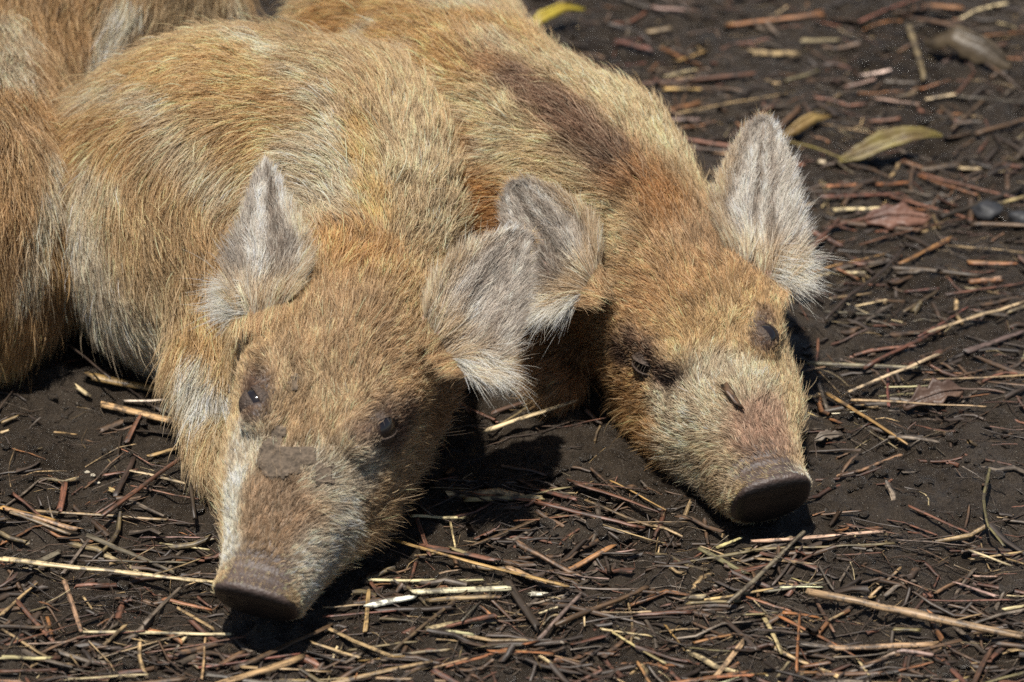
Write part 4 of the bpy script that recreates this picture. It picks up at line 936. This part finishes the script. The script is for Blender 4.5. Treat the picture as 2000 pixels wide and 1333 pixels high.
def leaf(label, base_px, tip_px, wpx, zs, curl, key, c0, c1, stem_px=None, lobes=0.0, seed=1):
    r_ = np.random.default_rng(seed); nv, nu = 26, 11
    A = unp(*base_px, .004); B = unp(*tip_px, .004); W = wpx * np.linalg.norm((A + B) / 2 - CAM) / FPX / 2
    g0 = float(max(ground_h(np.array([A[0], B[0]]), np.array([A[1], B[1]])))); t = np.linspace(0, 1, nv); u = np.linspace(-1, 1, nu)
    ax = A + (B - A) * t[:, None]; ax[:, 2] = g0 + np.interp(t, np.linspace(0, 1, len(zs)), zs)
    sd = nrm(np.cross(np.array([0, 0, 1.0]), B - A)); sd = sd * 0.75 + np.array([0, 0, .45]) * np.sign(sd[1])
    w = W * np.sin(np.pi * np.clip(t * .97 + .015, 0, 1) ** .85) ** .75 * (1 + lobes * np.sin(t * 23 + seed)) * (1 + .06 * r_.normal(0, 1, nv))
    Pm = ax[:, None] + sd * (w[:, None] * u[None])[..., None]
    Pm[..., 2] += curl * np.abs(u[None]) ** 2 * w[:, None] + .12 * W * np.sin(t * 14 + seed)[:, None] * u[None] ** 2 + .10 * W * np.cos(u * 9)[None]
    P2 = Pm - np.array([0, 0, .0006]); root = empty('fallen_leaf', tuple(A)); tag(root, label, 'leaf')
    i = np.arange(nv * nu).reshape(nv, nu); f = np.stack([i[:-1, :-1], i[:-1, 1:], i[1:, 1:], i[1:, :-1]], -1).reshape(-1, 4)
    ring = np.r_[i[:, 0], i[-1, 1:], i[::-1, -1][1:], i[0, ::-1][1:]]; o = nv * nu
    side = np.stack([ring[:-1], ring[1:], ring[1:] + o, ring[:-1] + o], -1)
    m = leaf_mat(key, c0, c1)
    quads_obj('blade', np.concatenate([Pm.reshape(-1, 3), P2.reshape(-1, 3)]) - A, np.concatenate([f, f[:, ::-1] + o, side]), m, root)
    rib = ax[1:-1] + np.array([0, 0, .10 * W + .0003]); pts = rib
    if stem_px is not None:
        C = unp(*stem_px, .004); C[2] = float(ground_h(C[:1], C[1:2])[0]) + .002
        tt = np.linspace(0, 1, 8)[:-1, None]; pts = np.concatenate([C + (ax[1] - C) * tt + np.array([0, 0, .003]) * np.sin(tt * 3.1), rib])
    V, F, fib, caps = stalk_mesh(pts, W * .055 + .0004, 5, .8, seed, taper=.6)
    so = mesh_obj('stem', V - A, F + caps, m, root); return root
leaf('yellow-green curled leaf with long stalk lying on the litter behind the ear', (1640, 302), (1840, 272), 46, [.004, .010, .016, .012], .5, 'yellow', (.13, .085, .038), (.25, .20, .055), stem_px=(1520, 258), seed=2)
leaf('bright yellow narrow leaf near the back of the striped-back piglet', (1012, 78), (1142, 30), 26, [.006, .02, .022, .012], -.4, 'bright', (.36, .25, .03), (.50, .40, .05), seed=3)
leaf('lobed dull brown leaf half sunk in mud among crossing straws', (1882, 760), (1765, 782), 52, [.006, .007, .005, .002], .4, 'brown', (.07, .04, .028), (.15, .09, .06), stem_px=(1996, 774), lobes=.22, seed=4)
leaf('curled dark brown leaf arching over its own shadow', (1975, 128), (1805, 92), 62, [.004, .018, .022, .008], -.6, 'dark', (.05, .036, .022), (.13, .095, .055), seed=5)
leaf('flat red-brown leaf lying on the litter near the dark stones', (1690, 438), (1815, 430), 58, [.005, .007, .006, .003], .15, 'red', (.10, .045, .03), (.21, .105, .07), lobes=.15, seed=6)
leaf('rolled yellow-brown leaf close behind the upright far ear', (1528, 258), (1622, 224), 26, [.004, .010, .012, .006], -.5, 'tan', (.20, .12, .04), (.34, .23, .08), seed=7)
leaf('small grey-brown curled leaf tucked between foreleg and muddy-faced head', (372, 938), (432, 934), 26, [.003, .006, .008, .006], .8, 'greyleaf', (.09, .065, .045), (.17, .13, .09), seed=8)
leaf('pale brown leaf scrap beside the cheek on bare mud', (1590, 850), (1648, 838), 20, [.003, .005, .004, .003], .3, 'scrap', (.13, .10, .075), (.22, .18, .135), lobes=.2, seed=9)

# ------------------------------------------------------------------ stones, root scraps, chips
def pebble(label, x, y, rx, rz, seed, mat=M_STONE, name='stone', cat='stone', group=None):
    c = unp(x, y, .004); r_ = np.random.default_rng(seed); V, F = [], []; n1, n2 = 10, 16
    for i in range(n1 + 1):
        for j in range(n2):
            th = math.pi * i / n1; ph = 2 * math.pi * j / n2; V.append((math.sin(th) * math.cos(ph), math.sin(th) * math.sin(ph), math.cos(th)))
    V = np.array(V); V = V * (1 + .32 * vnoise(V * 1.9 + seed, 3) + .10 * vnoise(V * 5 + seed, 4))[:, None] * np.array([rx, rx * .8, rz])
    for i in range(n1):
        for j in range(n2): F.append((i * n2 + j, i * n2 + (j + 1) % n2, (i + 1) * n2 + (j + 1) % n2, (i + 1) * n2 + j))
    o = mesh_obj(name, V, [f[::-1] for f in F], mat); o.location = (c[0], c[1], float(ground_h(c[:1], c[1:2])[0]) + rz * .55); tag(o, label, cat, group); return o
pebble('larger smooth blue-black stone pressed into the litter', 1930, 408, .0105, .0065, 3); pebble('smaller blue-black stone partly cut off beside the larger stone', 1994, 428, .009, .006, 9)
M_ROOT = mat_plain('root_white', (.42, .37, .28), .6, 0, .5, 900)
for k, (x, y) in enumerate([(168, 896), (180, 905), (188, 912)]): pebble('tiny white root scrap lying in a row of three below the belly', x, y, .0016, .0011, 20 + k, M_ROOT, 'root_scrap', 'root scrap', 'row of three white root scraps')
def on_fur(pig, pix, w, hue, label, up, name, cat, flat=.35):
    P = []
    for k in np.linspace(0, 1, 6):
        x = pix[0][0] + (pix[1][0] - pix[0][0]) * k; y = pix[0][1] + (pix[1][1] - pix[0][1]) * k; h = pig.hit(x, y)
        if h is not None: nn = pig.near(h)[1]; P.append(h + (nn if nn @ (CAM - h) > 0 else -nn) * up)
    if len(P) < 3: return
    P = np.array(P); b = P.mean(0); V, F, fib, caps = stalk_mesh(P - b, w, 7, flat, 40, taper=.3)
    o = mesh_obj(name, V, F + caps, M_STRAW); add_fib(o.data, fib); o.location = b; o.color = (*HUES[hue], 1); tag(o, label, cat)
on_fur(p2, [(1420, 766), (1444, 802)], .0032, 'brown', 'small brown bark chip stuck on the face between eyes and clean snout', .0035, 'bark_chip', 'bark chip', .4)
on_fur(p1, [(330, 72), (408, 52)], .0012, 'pale', 'thin pale straw lying on the rump fur of the muddy-faced piglet', .010, 'straw_stalk', 'straw', .6)

# mud clods: loose crumbs, too many to count
r_ = np.random.default_rng(12); NC = 3200
cx = r_.uniform(-200, 2200, NC); cyy = r_.uniform(-200, 1480, NC); cp = np.array([unp(x, y, .002) for x, y in zip(cx, cyy)])
keepc = np.array([foot(p[None]) > .002 for p in cp]); cp = cp[keepc]; cr_ = .0010 * np.exp(np.abs(r_.normal(0, .7, len(cp)))); cr_ = np.minimum(cr_, .0045)
cp[:, 2] = ground_h(cp[:, 0], cp[:, 1]) + cr_ * .25
dirs = nrm(np.array([(x, y, z) for x in (-1, 0, 1) for y in (-1, 0, 1) for z in (-1, 0, 1) if (x, y, z) != (0, 0, 0)], float))
import bmesh
bmx = bmesh.new(); [bmx.verts.new(d) for d in dirs]; bmesh.ops.convex_hull(bmx, input=bmx.verts[:]); bmesh.ops.triangulate(bmx, faces=bmx.faces[:]); bmx.verts.index_update(); bmx.verts.ensure_lookup_table()
hv = np.array([v.co for v in bmx.verts]); hf = np.array([[v.index for v in f.verts] for f in bmx.faces]); bmx.free()
CV = cp[:, None] + hv[None] * (cr_[:, None] * (1 + .35 * r_.normal(0, 1, (len(cp), len(hv)))))[..., None] * np.array([1, 1, .7])
CF = (hf[None] + (np.arange(len(cp)) * len(hv))[:, None, None]).reshape(-1, 3)
cl = mesh_obj('mud_clods', CV.reshape(-1, 3), CF, M_MUD); cl['kind'] = 'stuff'; tag(cl, 'loose crumbs and small clods of dark wet mud', 'mud')
